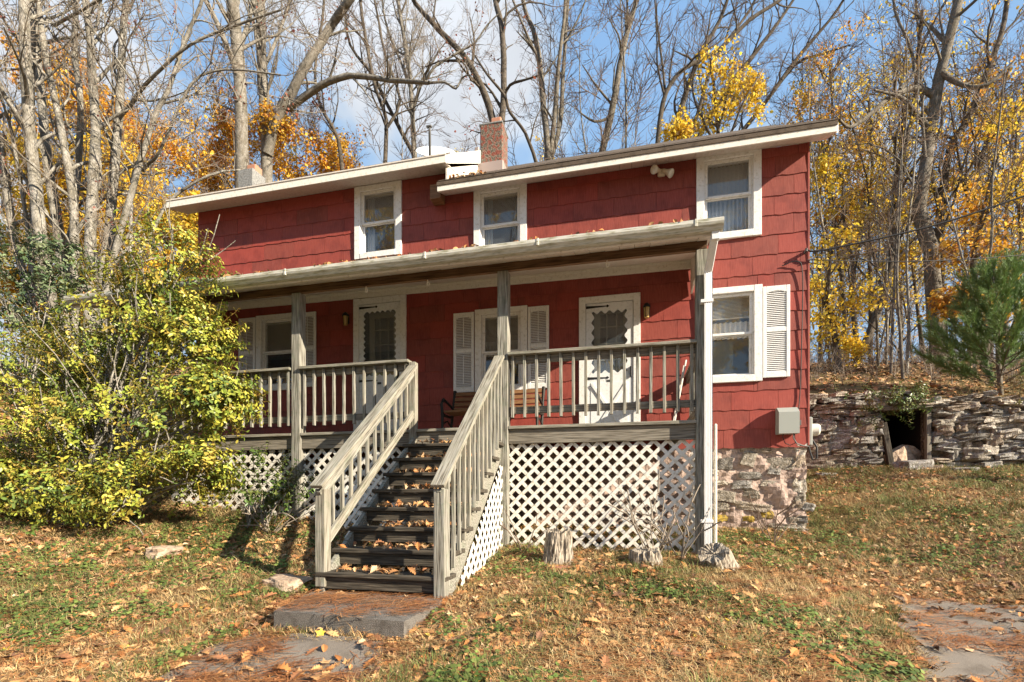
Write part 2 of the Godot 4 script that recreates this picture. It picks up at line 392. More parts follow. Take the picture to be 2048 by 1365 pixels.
func make_materials() -> void:
	var fine := bump(0.05, 3)
	var streak := ntex(0.03, [[0.55, 0.55, 0.55], [0.9, 0.9, 0.9], [1, 1, 1]], [0.0, 0.5, 1.0], 5, 5)
	var blotch := ntex(0.012, [[0.62, 0.6, 0.58], [0.95, 0.95, 0.95], [1, 1, 1]], [0.15, 0.45, 1.0], 8, 6)
	var specks := ntex(0.03, [[1, 1, 1], [1, 1, 1], [0.75, 0.72, 0.66]], [0.0, 0.72, 0.9], 17, 4)
	# red cement shingles with a pressed vertical grain; four lots of paint
	M.shingle = []
	var chalk := ntex(0.01, [[0.8, 0.78, 0.8], [1, 1, 1], [1, 1.0, 1.0]], [0.2, 0.5, 1.0], 21, 6)
	for k in 4:
		var t: float = [1.0, 0.88, 1.1, 0.95][k]
		var paint := ntex(0.03, [[0.225 * t, 0.042, 0.031], [0.265 * t, 0.053, 0.039], [0.31 * t, 0.078, 0.06]], [0.05, 0.5, 0.98], 31 + k, 5)
		var m := mat(paint, Vector3(4, 0.3, 4), 0.62, fine, 0.1, false)
		m.uv1_offset = Vector3(k * 0.37, k * 0.19, 0)
		M.shingle.append(stain(m, chalk, Vector3(0.5, 0.45, 0.5)))
	M.wall_back = plain(0.14, 0.025, 0.025, 0.8)
	M.room = plain(0.22, 0.2, 0.17, 0.9)
	# painted woodwork
	var white := ntex(0.02, [[0.58, 0.56, 0.52], [0.74, 0.73, 0.71], [0.78, 0.77, 0.76]], [0.12, 0.36, 1.0], 51, 6)
	M.white = stain(mat(white, Vector3(1.4, 1.4, 1.4), 0.5, fine, 0.03, true), specks, Vector3(2, 2, 2))
	var cream := ntex(0.02, [[0.58, 0.54, 0.46], [0.74, 0.7, 0.63], [0.78, 0.745, 0.68]], [0.1, 0.36, 1.0], 52, 6)
	M.cream = stain(mat(cream, Vector3(1.4, 1.4, 1.4), 0.55, fine, 0.03, true), specks, Vector3(2, 2, 2))
	M.vinyl = mat(ntex(0.02, [[0.5, 0.44, 0.38], [0.66, 0.6, 0.54], [0.7, 0.65, 0.6]], [0.1, 0.4, 1.0], 53, 5), Vector3(1.5, 1.5, 1.5), 0.5, null, 0, true)
	M.shutter = mat(ntex(0.02, [[0.6, 0.59, 0.56], [0.73, 0.73, 0.72], [0.77, 0.77, 0.77]], [0.1, 0.4, 1.0], 54, 5), Vector3(2, 2, 2), 0.45, null, 0, true)
	# gutter aluminium with dirt runs and moss
	M.gutter = mat(ntex(0.025, [[0.2, 0.19, 0.12], [0.44, 0.43, 0.35], [0.56, 0.55, 0.5], [0.6, 0.59, 0.55]], [0.15, 0.36, 0.6, 0.9], 55, 6), Vector3(0.35, 3.0, 3.0), 0.45, null, 0, true)
	M.downspout = mat(ntex(0.02, [[0.6, 0.58, 0.53], [0.74, 0.74, 0.74], [0.77, 0.77, 0.78]], [0.12, 0.35, 1.0], 56, 5), Vector3(3, 0.8, 3), 0.4, null, 0, true)
	# weathered timber: grain runs along each board's own x
	M.wood = []
	M.wood_up = []
	M.dark_wood = []
	var grainy := ntex(0.035, [[0.07, 0.06, 0.048], [0.205, 0.188, 0.163], [0.34, 0.32, 0.288]], [0.15, 0.42, 0.8], 61, 5)
	var grainy2 := ntex(0.035, [[0.082, 0.067, 0.05], [0.225, 0.2, 0.165], [0.33, 0.305, 0.268]], [0.15, 0.42, 0.8], 62, 5)
	var wetwood := ntex(0.035, [[0.018, 0.015, 0.011], [0.05, 0.042, 0.032], [0.13, 0.11, 0.085]], [0.1, 0.45, 0.9], 63, 5)
	var algae := ntex(0.014, [[0.8, 0.88, 0.8], [0.97, 1, 0.97], [1, 1, 1]], [0.15, 0.4, 1.0], 64, 5)
	for k in 5:
		var tex: Texture2D = grainy if k % 2 == 0 else grainy2
		var a := mat(tex, Vector3(0.13, 2.6, 2.6), 0.85, bump(0.035, 61), 0.3)
		a.uv1_offset = Vector3(k * 0.217, k * 0.413, k * 0.13)
		M.wood.append(stain(a, algae, Vector3(0.8, 0.8, 0.8)))
		var b := mat(tex, Vector3(2.6, 0.13, 2.6), 0.85, bump(0.035, 61), 0.3)
		b.uv1_offset = Vector3(k * 0.217, k * 0.413, k * 0.13)
		M.wood_up.append(stain(b, algae, Vector3(0.8, 0.8, 0.8)))
		var d := mat(wetwood, Vector3(0.15, 2.6, 2.6), 0.85, bump(0.035, 63), 0.35)
		d.uv1_offset = Vector3(k * 0.217, k * 0.413, k * 0.13)
		M.dark_wood.append(d)
	M.rim_wood = mat(ntex(0.035, [[0.06, 0.052, 0.04], [0.17, 0.15, 0.12], [0.3, 0.27, 0.225]], [0.1, 0.45, 0.9], 65, 5), Vector3(0.13, 2.6, 2.6), 0.85, bump(0.035, 65), 0.2)
	M.beam_wood = mat(ntex(0.03, [[0.09, 0.05, 0.028], [0.21, 0.12, 0.065], [0.3, 0.18, 0.1]], [0.1, 0.45, 0.9], 66, 5), Vector3(0.13, 2.4, 2.4), 0.8, bump(0.03, 66), 0.15)
	M.bench_wood = mat(ntex(0.03, [[0.1, 0.045, 0.02], [0.2, 0.1, 0.045], [0.27, 0.15, 0.075]], [0.1, 0.45, 0.9], 67, 5), Vector3(0.2, 3, 3), 0.6)
	M.lattice = stain(mat(ntex(0.02, [[0.5, 0.46, 0.38], [0.7, 0.67, 0.61], [0.74, 0.72, 0.67]], [0.15, 0.42, 1.0], 68, 5), Vector3(1.5, 1.5, 1.5), 0.6, null, 0, true), specks, Vector3(1.3, 1.3, 1.3))
	# roofing
	var grit := ntex(0.09, [[0.05, 0.036, 0.025], [0.11, 0.082, 0.06], [0.19, 0.15, 0.115]], [0.15, 0.5, 0.9], 71, 3)
	M.roof = stain(mat(grit, Vector3(4, 4, 4), 0.95, bump(0.09, 71), 0.2, true), blotch, Vector3(0.7, 0.7, 0.7))
	M.metal_flash = plain(0.3, 0.24, 0.22, 0.5)
	# chimney: red paint scaling off grey stucco
	var scale_tex := ntex(0.016, [[0.12, 0.1, 0.08], [0.22, 0.19, 0.155], [0.22, 0.13, 0.1], [0.26, 0.085, 0.06], [0.22, 0.055, 0.04]], [0.25, 0.42, 0.5, 0.6, 0.85], 81, 8)
	M.chimney = stain(mat(scale_tex, Vector3(1.5, 1.1, 1.5), 0.9, bump(0.05, 81), 0.8, true), ntex(0.03, [[0.5, 0.49, 0.45], [0.9, 0.9, 0.88], [1, 1, 1]], [0.3, 0.5, 0.75], 83, 6), Vector3(1.6, 1.6, 1.6))
	M.cement = mat(ntex(0.03, [[0.12, 0.12, 0.12], [0.22, 0.22, 0.215], [0.3, 0.3, 0.29]], [0.1, 0.5, 0.9], 82, 5), Vector3(1.5, 1.5, 1.5), 0.9, bump(0.05, 82), 0.3, true)
	M.flue = plain(0.42, 0.2, 0.13, 0.85)
	# stone and masonry
	M.stone = []
	var tones := [[0.3, 0.27, 0.23], [0.39, 0.335, 0.275], [0.22, 0.205, 0.187], [0.47, 0.425, 0.37], [0.33, 0.27, 0.215], [0.33, 0.315, 0.297]]
	for k in tones.size():
		var q: Array = tones[k]
		var tx := ntex(0.03, [[q[0] * 0.4, q[1] * 0.4, q[2] * 0.4], [q[0], q[1], q[2]], [q[0] * 1.55, q[1] * 1.5, q[2] * 1.45]], [0.12, 0.5, 0.92], 90 + k, 6)
		var sm := mat(tx, Vector3(2.2, 2.2, 2.2), 0.9, bump(0.03, 97), 1.2, true)
		M.stone.append(stain(sm, ntex(0.02, [[0.55, 0.52, 0.46], [1, 1, 1]], [0.3, 0.6], 99, 6), Vector3(1.1, 1.1, 1.1)))
	M.mortar = stain(mat(ntex(0.02, [[0.22, 0.16, 0.13], [0.4, 0.3, 0.255], [0.5, 0.39, 0.34]], [0.12, 0.48, 0.9], 101, 6), Vector3(1.2, 1.2, 1.2), 0.95, bump(0.03, 101), 1.0, true), blotch, Vector3(0.9, 0.9, 0.9))
	M.old_mortar = mat(ntex(0.02, [[0.05, 0.042, 0.033], [0.17, 0.14, 0.108], [0.32, 0.265, 0.2]], [0.12, 0.48, 0.9], 102, 6), Vector3(1.2, 1.2, 1.2), 0.95, bump(0.03, 101), 2.0, true)
	M.moss_stone = mat(ntex(0.02, [[0.13, 0.1, 0.06], [0.3, 0.21, 0.04], [0.42, 0.29, 0.05]], [0.2, 0.5, 0.9], 103, 6), Vector3(1.4, 1.4, 1.4), 0.95, bump(0.03, 103), 1.0, true)
	M.tan_rock = mat(ntex(0.02, [[0.2, 0.14, 0.1], [0.36, 0.265, 0.19], [0.46, 0.36, 0.28]], [0.12, 0.48, 0.9], 104, 6), Vector3(1.4, 1.4, 1.4), 0.9, bump(0.03, 104), 1.0, true)
	M.pad = stain(mat(ntex(0.08, [[0.05, 0.045, 0.04], [0.17, 0.155, 0.14], [0.34, 0.31, 0.28]], [0.15, 0.5, 0.9], 105, 4), Vector3(3.0, 3.0, 3.0), 0.95, bump(0.08, 105), 0.6, true), blotch, Vector3(1, 1, 1))
	M.asphalt = stain(mat(ntex(0.1, [[0.09, 0.075, 0.06], [0.22, 0.188, 0.158], [0.36, 0.315, 0.27]], [0.15, 0.5, 0.9], 106, 3), Vector3(3.5, 3.5, 3.5), 0.95, bump(0.1, 106), 0.5, true), blotch, Vector3(0.6, 0.6, 0.6))
	# earth under the grass and leaves
	M.ground = stain(mat(ntex(0.05, [[0.05, 0.034, 0.017], [0.16, 0.11, 0.05], [0.3, 0.2, 0.095]], [0.15, 0.5, 0.9], 107, 6), Vector3(0.9, 0.9, 0.9), 0.95, bump(0.05, 107), 2.5, true), ntex(0.012, [[0.5, 0.62, 0.32], [0.95, 0.92, 0.7], [1, 0.86, 0.62]], [0.2, 0.5, 0.8], 108, 5), Vector3(0.35, 0.35, 0.35))
	# bark
	M.bark = []
	for q in [[0.2, 0.178, 0.15], [0.26, 0.238, 0.21], [0.13, 0.108, 0.088], [0.32, 0.3, 0.27]]:
		var tx := ntex(0.04, [[q[0] * 0.35, q[1] * 0.35, q[2] * 0.35], [q[0], q[1], q[2]], [q[0] * 1.5, q[1] * 1.5, q[2] * 1.5]], [0.12, 0.5, 0.92], 110 + M.bark.size(), 5)
		M.bark.append(stain(mat(tx, Vector3(2.2, 0.45, 2.2), 0.95, bump(0.04, 110), 2.0, true), ntex(0.02, [[0.6, 0.58, 0.52], [1, 1, 1]], [0.35, 0.6], 115, 5), Vector3(0.5, 0.3, 0.5)))
	M.twig = plain(0.15, 0.108, 0.08, 0.9)
	M.pale_twig = plain(0.24, 0.2, 0.16, 0.9)
	M.old_wood = mat(ntex(0.04, [[0.07, 0.055, 0.042], [0.3, 0.255, 0.2], [0.52, 0.46, 0.39]], [0.22, 0.5, 0.8], 120, 5), Vector3(3, 0.35, 3), 0.95, bump(0.04, 120), 1.5, true)
	# foliage
	M.leaf = foliage(1, 1, 1, 0.6, 0.9)
	M.glossy_leaf = foliage(1, 1, 1, 0.38, 0.45)
	M.litter = foliage(1, 1, 1, 0.75, 0.15)
	M.grass = foliage(1, 1, 1, 0.7, 0.5)
	M.needle = foliage(1, 1, 1, 0.55, 0.5)
	# fittings
	M.glass = plain(0.55, 0.6, 0.62, 0.02)
	M.glass.albedo_color = Color(0.6, 0.65, 0.68, 0.06)
	M.glass.transparency = BaseMaterial3D.TRANSPARENCY_ALPHA
	M.glass.metallic_specular = 0.75
	M.black = plain(0.012, 0.012, 0.012, 0.5)
	M.iron = plain(0.03, 0.028, 0.026, 0.6, 0.4)
	M.blind = plain(0.52, 0.48, 0.4, 0.6)
	M.curtain = plain(0.42, 0.46, 0.52, 0.9)
	M.screen = plain(0.06, 0.06, 0.06, 0.8)
	M.door_white = mat(ntex(0.02, [[0.6, 0.6, 0.6], [0.73, 0.74, 0.75], [0.77, 0.78, 0.79]], [0.12, 0.4, 1.0], 130, 5), Vector3(1.6, 1.6, 1.6), 0.4, null, 0, true)
	M.inner_door = plain(0.085, 0.08, 0.065, 0.6)
	M.muntin = plain(0.22, 0.21, 0.17, 0.6)
	M.amber = plain(0.55, 0.42, 0.2, 0.2)
	M.amber.albedo_color = Color(0.85, 0.72, 0.45, 0.55)
	M.amber.transparency = BaseMaterial3D.TRANSPARENCY_ALPHA
	M.box_grey = plain(0.3, 0.315, 0.295, 0.5)
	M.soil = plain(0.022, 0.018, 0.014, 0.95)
	M.meter = plain(0.62, 0.6, 0.54, 0.4)
	M.cable = plain(0.025, 0.024, 0.026, 0.6)
	M.grey_cable = plain(0.12, 0.12, 0.12, 0.6)
	M.dish = plain(0.74, 0.76, 0.76, 0.4)
	M.lamp_cream = plain(0.62, 0.55, 0.42, 0.45)
	M.lens = plain(0.7, 0.68, 0.6, 0.2)
	M.brick = plain(0.34, 0.13, 0.09, 0.9)


# ---------------------------------------------------------------- terrain
const WALL_Z := -3.95
var grid_h := PackedFloat32Array()
const GX0 := -34.0
const GZ0 := -40.0
const GS := 0.5
const GNX := 129
const GNZ := 113


func raw_height(x: float, z: float) -> float:
	var h: float = HILL_PLANE[0] + HILL_PLANE[1] * x + HILL_PLANE[2] * z
	for p in HILL:
		var dx: float = x - p[0]
		var dz: float = z - p[1]
		h += p[2] * sqrt(dx * dx + dz * dz + 0.36)
	return h


func upper(x: float, z: float) -> float:
	var back := -z - 4.0
	return 3.0 - 0.05 * clampf(x - 3.0, -3.0, 8.0) + 0.34 * minf(back, 9.0) + 0.1 * maxf(0.0, minf(back - 9.0, 60.0))


func height(x: float, z: float) -> float:
	if z < WALL_Z:
		var left := clampf((x + 9.0) / 8.0, 0.0, 1.0)
		left = left * left * (3.0 - 2.0 * left)
		var near := lerpf(sampled(x, z), upper(x, z), left)
		return near
	return sampled(x, z)


# the lower slope, from a grid worked out once
func sampled(x: float, z: float) -> float:
	var fx := clampf((x - GX0) / GS, 0.0, GNX - 1.001)
	var fz := clampf((z - GZ0) / GS, 0.0, GNZ - 1.001)
	var i := int(fx)
	var j := int(fz)
	var a := lerpf(grid_h[j * GNX + i], grid_h[j * GNX + i + 1], fx - i)
	var b := lerpf(grid_h[(j + 1) * GNX + i], grid_h[(j + 1) * GNX + i + 1], fx - i)
	return lerpf(a, b, fz - j) + 0.035 * grain.get_noise_2d(x * 60.0, z * 60.0) + 0.012 * grain.get_noise_2d(x * 300.0, z * 300.0)


func on_ground(x: float, z: float, up := 0.0) -> Vector3:
	return Vector3(x, height(x, z) + up, z)


func slope(x: float, z: float) -> Vector3:
	var e := 0.12
	return Vector3(height(x - e, z) - height(x + e, z), 2.0 * e, height(x, z - e) - height(x, z + e)).normalized()


func sheet(xs: Array, zs: Array, lift: float, inside: Callable) -> Mesh:
	var mb := MB.new()
	for z in zs:
		for x in xs:
			mb.v.append(Vector3(x, height(x, z) + lift, z))
			mb.n.append(slope(x, z))
	var w := xs.size()
	for j in zs.size() - 1:
		for i in w - 1:
			if not inside.call((xs[i] + xs[i + 1]) * 0.5, (zs[j] + zs[j + 1]) * 0.5):
				continue
			var a := j * w + i
			mb.ix.append_array([a, a + 1, a + w, a + 1, a + w + 1, a + w])
	return mb.mesh()


func line(a: float, b: float, step: float) -> Array:
	var out := []
	var n := int(round((b - a) / step))
	for k in n + 1:
		out.append(lerpf(a, b, float(k) / n))
	return out


# all but the step in the bank where the opening in the stone wall leads in
func everywhere(x: float, z: float) -> bool:
	return not (absf(z - WALL_Z) < 0.012 and x > 4.82 and x < 5.64)


func on_drive(x: float, z: float) -> bool:
	# the asphalt drive below the lawn, with a ragged edge
	var wob := 0.14 * grain.get_noise_2d(x * 90.0, z * 90.0)
	var edge := 2.35 + 0.33 * (2.35 - z) if z > 2.35 else 2.35 - 0.0
	return z > 2.2 + 0.06 * (x - 2.4) + wob and x > minf(edge, 2.35) + wob and z < 12.0 and x < 16.0


func on_path(x: float, z: float) -> bool:
	var wob := 0.16 * grain.get_noise_2d(x * 110.0 + 40.0, z * 110.0)
	return z > 4.56 and z < 9.0 and x > -2.75 - 0.25 * (z - 4.4) + wob and x < -1.62 + 0.1 * (z - 4.4) + wob


func make_ground() -> void:
	grid_h.resize(GNX * GNZ)
	for j in GNZ:
		for i in GNX:
			grid_h[j * GNX + i] = raw_height(GX0 + i * GS, GZ0 + j * GS)
	var xs := [-400.0, -200.0, -120.0, -70.0, -50.0] + line(-34, -12, 1.0) + line(-11.5, 9.5, 0.15) + line(10, 30, 1.0) + [45.0, 70.0, 120.0, 200.0, 400.0]
	var zs := [-400.0, -220.0, -130.0, -90.0, -60.0] + line(-40, -12, 1.0) + line(-11.5, WALL_Z - 0.08, 0.25) + [WALL_Z - 0.01, WALL_Z + 0.01] + line(WALL_Z + 0.15, 7.5, 0.15) + line(8, 14, 1.0) + [20.0, 40.0, 100.0, 300.0]
	structure("ground", sheet(xs, zs, 0.0, everywhere), M.ground)
	structure("driveway", sheet(line(1.2, 16, 0.12), line(1.8, 12, 0.12), 0.022, on_drive), M.asphalt)
	structure("path", sheet(line(-4.6, -0.6, 0.08), line(4.3, 9, 0.08), 0.018, on_path), M.asphalt)


# ---------------------------------------------------------------- sky
func make_sky() -> Sky:
	var w := 1536
	var h := 768
	var f := FastNoiseLite.new()
	f.noise_type = FastNoiseLite.TYPE_SIMPLEX_SMOOTH
	f.fractal_octaves = 6
	f.fractal_gain = 0.52
	f.frequency = 1.0
	f.seed = 12
	var img := Image.create(w, h, false, Image.FORMAT_RGB8)
	var low := Color(0.70, 0.80, 0.89)
	var mid := Color(0.57, 0.715, 0.87)
	var top := Color(0.42, 0.6, 0.83)
	for y in h:
		var el := (0.5 - (y + 0.5) / h) * PI
		var base := low.lerp(mid, clampf(el / 0.5, 0.0, 1.0)) if el < 0.5 else mid.lerp(top, clampf((el - 0.5) / 1.0, 0.0, 1.0))
		if el < -0.02:
			var brown := Color(0.36, 0.31, 0.24)
			for x in w:
				img.set_pixel(x, y, brown)
			continue
		for x in w:
			var az := TAU * x / w
			var d := Vector3(cos(az) * cos(el), sin(el), sin(az) * cos(el))
			var q := Vector3(d.x, d.y, d.z) / (d.y + 0.35) * 1.5
			var c := f.get_noise_3d(q.x, q.y * 0.5, q.z)
			var cover := smoothstep(0.02, 0.34, c)
			var lit := 0.9 + 0.1 * f.get_noise_3d(q.x * 2.0 + 9.0, q.y, q.z * 2.0)
			img.set_pixel(x, y, base.lerp(Color(0.95, 0.96, 0.98) * lit, cover * 0.92))
	var m := PanoramaSkyMaterial.new()
	m.panorama = ImageTexture.create_from_image(img)
	m.energy_multiplier = 1.0
	var s := Sky.new()
	s.sky_material = m
	return s


func _ready() -> void:
	rng.seed = 20
	grain.seed = 4
	grain.fractal_octaves = 4
	# camera: level, lens shifted up
	var cam := Camera3D.new()
	cam.name = "camera"
	cam.projection = Camera3D.PROJECTION_FRUSTUM
	cam.near = 0.1
	cam.far = 1500.0
	cam.size = 0.1 * 1365.0 / 1010.0
	cam.frustum_offset = Vector2(0, 0.1 * (991.6 - 682.5) / 1010.0)
	add_child(cam)
	cam.position = EYE
	cam.rotation.y = TURN
	cam.current = true
	# sky and exposure
	var env := Environment.new()
	env.background_mode = Environment.BG_SKY
	env.sky = make_sky()
	env.background_energy_multiplier = 0.47
	env.tonemap_mode = Environment.TONE_MAPPER_LINEAR
	env.tonemap_exposure = 2.6
	env.sdfgi_enabled = true
	env.ssao_enabled = true
	env.ssil_enabled = true
	var we := WorldEnvironment.new()
	we.name = "environment"
	we.environment = env
	add_child(we)
	# low autumn sun from the right, a little in front of the house
	var sun := DirectionalLight3D.new()
	sun.name = "sun"
	sun.light_energy = 1.6
	sun.light_color = Color(1.0, 0.945, 0.85)
	sun.light_angular_distance = 0.5
	sun.shadow_enabled = true
	add_child(sun)
	sun.look_at_from_position(SUN_FROM * 20.0, Vector3.ZERO)
	make_materials()
	make_ground()
	make_house()
	make_retaining_wall()
	make_trees()
	make_shrubs()
	make_small_things()
	make_ground_cover()


# ---------------------------------------------------------------- house
var house: Node3D


func pick(list: Array) -> Material:
	return list[rng.randi() % list.size()]


func make_house() -> void:
	house = thing("house", "two-storey red shingled cottage with white trim, covered porch and stone base", "house", Vector3(-2.7, 0.5, -3.0))
	# openings: x0, x1, y0, y1 inside the trim
	var holes := []
	var wins := [
		# trim x0, x1, y0, y1, meeting rail, name of what hangs inside
		[-4.58, -3.72, 4.98, 6.2, 5.575, "blind", 0.95],
		[-2.47, -1.61, 4.72, 5.88, 5.27, "blind", 0.9],
		[0.88, 1.74, 4.64, 5.87, 5.26, "drape", 0.97],
		[-6.53, -5.65, 2.85, 4.19, 3.53, "blind", 0.98],
		[-2.45, -1.6, 2.62, 3.95, 3.26, "blind", 1.0],
		[0.89, 1.75, 2.6, 3.95, 3.285, "blind", 0.55],
	]
	for w in wins:
		holes.append(Rect2(w[0] + 0.1, w[2] + 0.09, w[1] - w[0] - 0.2, w[3] - w[2] - 0.17))
	var doors := [[-4.6, -3.64, 2.08, 4.31], [-0.8, 0.1, 1.83, 3.99]]
	for d in doors:
		holes.append(Rect2(d[0] + 0.1, d[2], d[1] - d[0] - 0.2, d[3] - d[2] - 0.1))
	make_walls(holes)
	for k in wins.size():
		make_window(wins[k], k)
	make_shutters()
	make_door(doors[0], true)
	make_door(doors[1], false)
	make_foundation()
	make_roofs()
	make_porch()
	make_stairs()


# cut a rectangle by holes into rectangles
func cut(r: Rect2, holes: Array) -> Array:
	var todo := [r]
	for h in holes:
		var next := []
		for q in todo:
			var o: Rect2 = q.intersection(h)
			if o.size.x <= 0.001 or o.size.y <= 0.001:
				next.append(q)
				continue
			if o.position.x > q.position.x + 0.001:
				next.append(Rect2(q.position, Vector2(o.position.x - q.position.x, q.size.y)))
			if o.end.x < q.end.x - 0.001:
				next.append(Rect2(o.end.x, q.position.y, q.end.x - o.end.x, q.size.y))
			if o.position.y > q.position.y + 0.001:
				next.append(Rect2(o.position.x, q.position.y, o.size.x, o.position.y - q.position.y))
			if o.end.y < q.end.y - 0.001:
				next.append(Rect2(o.position.x, o.end.y, o.size.x, q.end.y - o.end.y))
		todo = next
	return todo


func make_walls(holes: Array) -> void:
	var front := branch(house, "front_wall", Vector3(-2.7, 1.69, 0))
	var mb := MB.new()
	for r in cut(Rect2(-7.8, 1.69, 4.95, 4.53), holes) + cut(Rect2(-2.85, 1.69, 5.18, 4.16), holes):
		mb.box(Vector3(r.get_center().x, r.get_center().y, -0.075), Vector3(r.size.x, r.size.y, 0.15))
	part(front, "sheathing", mb.mesh(), M.wall_back)
	# courses of cement shingles
	var wide := 0.61
	var tall := 0.27
	var loose := []
	for h in holes:
		loose.append(h.grow(0.045))
	var row := 0
	var y := 1.675
	while y < 6.2:
		var x := -7.8 - (0.305 if row % 2 else 0.0) - rng.randf() * 0.12
		while x < 2.33:
			var a := maxf(x, -7.8)
			var b := minf(x + wide, 2.33)
			var top := minf(y + tall, 6.21 if (a + b) * 0.5 < -2.85 else 5.85)
			x += wide
			if b - a < 0.02 or top - y < 0.03:
				continue
			var hidden := y > 4.3 and top < 4.62 and b < 0.85
			if hidden:
				continue
			for r in cut(Rect2(a, y, b - a, top - y), loose):
				if r.size.x < 0.03 or r.size.y < 0.02:
					continue
				part(front, "shingle", shingle(r.size.x, r.size.y, row * 7.1 + a, absf(r.position.y - y) < 0.01), pick(M.shingle), Vector3(r.get_center().x, r.position.y, 0.002))
		y += tall
		row += 1
	# corner boards
	slab(front, "corner_board", M.shingle[0], Vector3(2.325, 1.69, -0.05), Vector3(2.35, 5.86, 0.02))
	# side and back walls, floor between the storeys
	var outline := func(eave: float, ridge: float) -> Array:
		return [Vector2(0, 1.69), Vector2(0, eave), Vector2(-3, ridge), Vector2(-6, eave), Vector2(-6, 1.69)]
	for s in [[-7.8, -7.65, 6.2, 8.35], [2.18, 2.33, 5.84, 7.95], [-2.93, -2.85, 6.2, 8.3]]:
		var m2 := MB.new()
		m2.prism(outline.call(s[2], s[3]), Vector3(s[0], 0, -0.15), Vector3(s[1], 0, -0.15), Vector3.BACK, Vector3.UP)
		part(house, "side_wall", m2.mesh(), M.shingle[1])
	slab(house, "back_wall", M.shingle[2], Vector3(-7.65, 1.69, -6.15), Vector3(2.18, 5.8, -6.0))
	slab(house, "floor", M.room, Vector3(-7.65, 1.7, -6.0), Vector3(2.18, 1.8, -0.16))
	slab(house, "upper_floor", M.room, Vector3(-7.65, 4.35, -6.0), Vector3(2.18, 4.5, -0.16))
	slab(house, "room_divider", M.room, Vector3(-7.64, 1.81, -2.6), Vector3(2.17, 5.7, -2.5))


func shingle(w: float, h: float, ph: float, wavy: bool) -> Mesh:
	var mb := MB.new()
	var n := maxi(2, int(w / 0.075))
	var thick := 0.014
	for k in n:
		var q := []
		for e in [k, k + 1]:
			var x: float = -w / 2 + w * e / n + (0.0018 if e == 0 else 0.0) - (0.0018 if e == n else 0.0)
			var yb := (0.006 * sin((x + ph) * 21.0) + 0.005 * sin((x + ph) * 47.0 + 1.3)) if wavy else 0.0
			q.append(Vector3(x, yb - (0.008 if wavy else 0.0), thick if wavy else thick * 0.8))
			q.append(Vector3(x, h, 0.004))
		mb.face([q[0], q[2], q[3], q[1]], Vector3.BACK)
		mb.face([q[0], q[2], q[2] - Vector3(0, 0, thick), q[0] - Vector3(0, 0, thick)], Vector3.DOWN)
	for s in [-1, 1]:
		var x: float = s * (w / 2 - 0.0015)
		mb.face([Vector3(x, 0, 0), Vector3(x, 0, thick), Vector3(x, h, 0.004), Vector3(x, h, 0)], Vector3.RIGHT * s)
	return mb.mesh()


func frame_mesh(w: float, h: float, wide: float, deep: float, bev := 0.003) -> Mesh:
	var key := "f%.3f %.3f %.3f %.3f" % [w, h, wide, deep]
	if not cache.has(key):
		var mb := MB.new()
		for s in [-1, 1]:
			mb.cbox(Vector3(s * (w - wide) / 2, 0, 0), Vector3(wide, h, deep), bev)
			mb.cbox(Vector3(0, s * (h - wide) / 2, 0), Vector3(w - 2 * wide, wide, deep - 0.002), bev)
		cache[key] = mb.mesh()
	return cache[key]


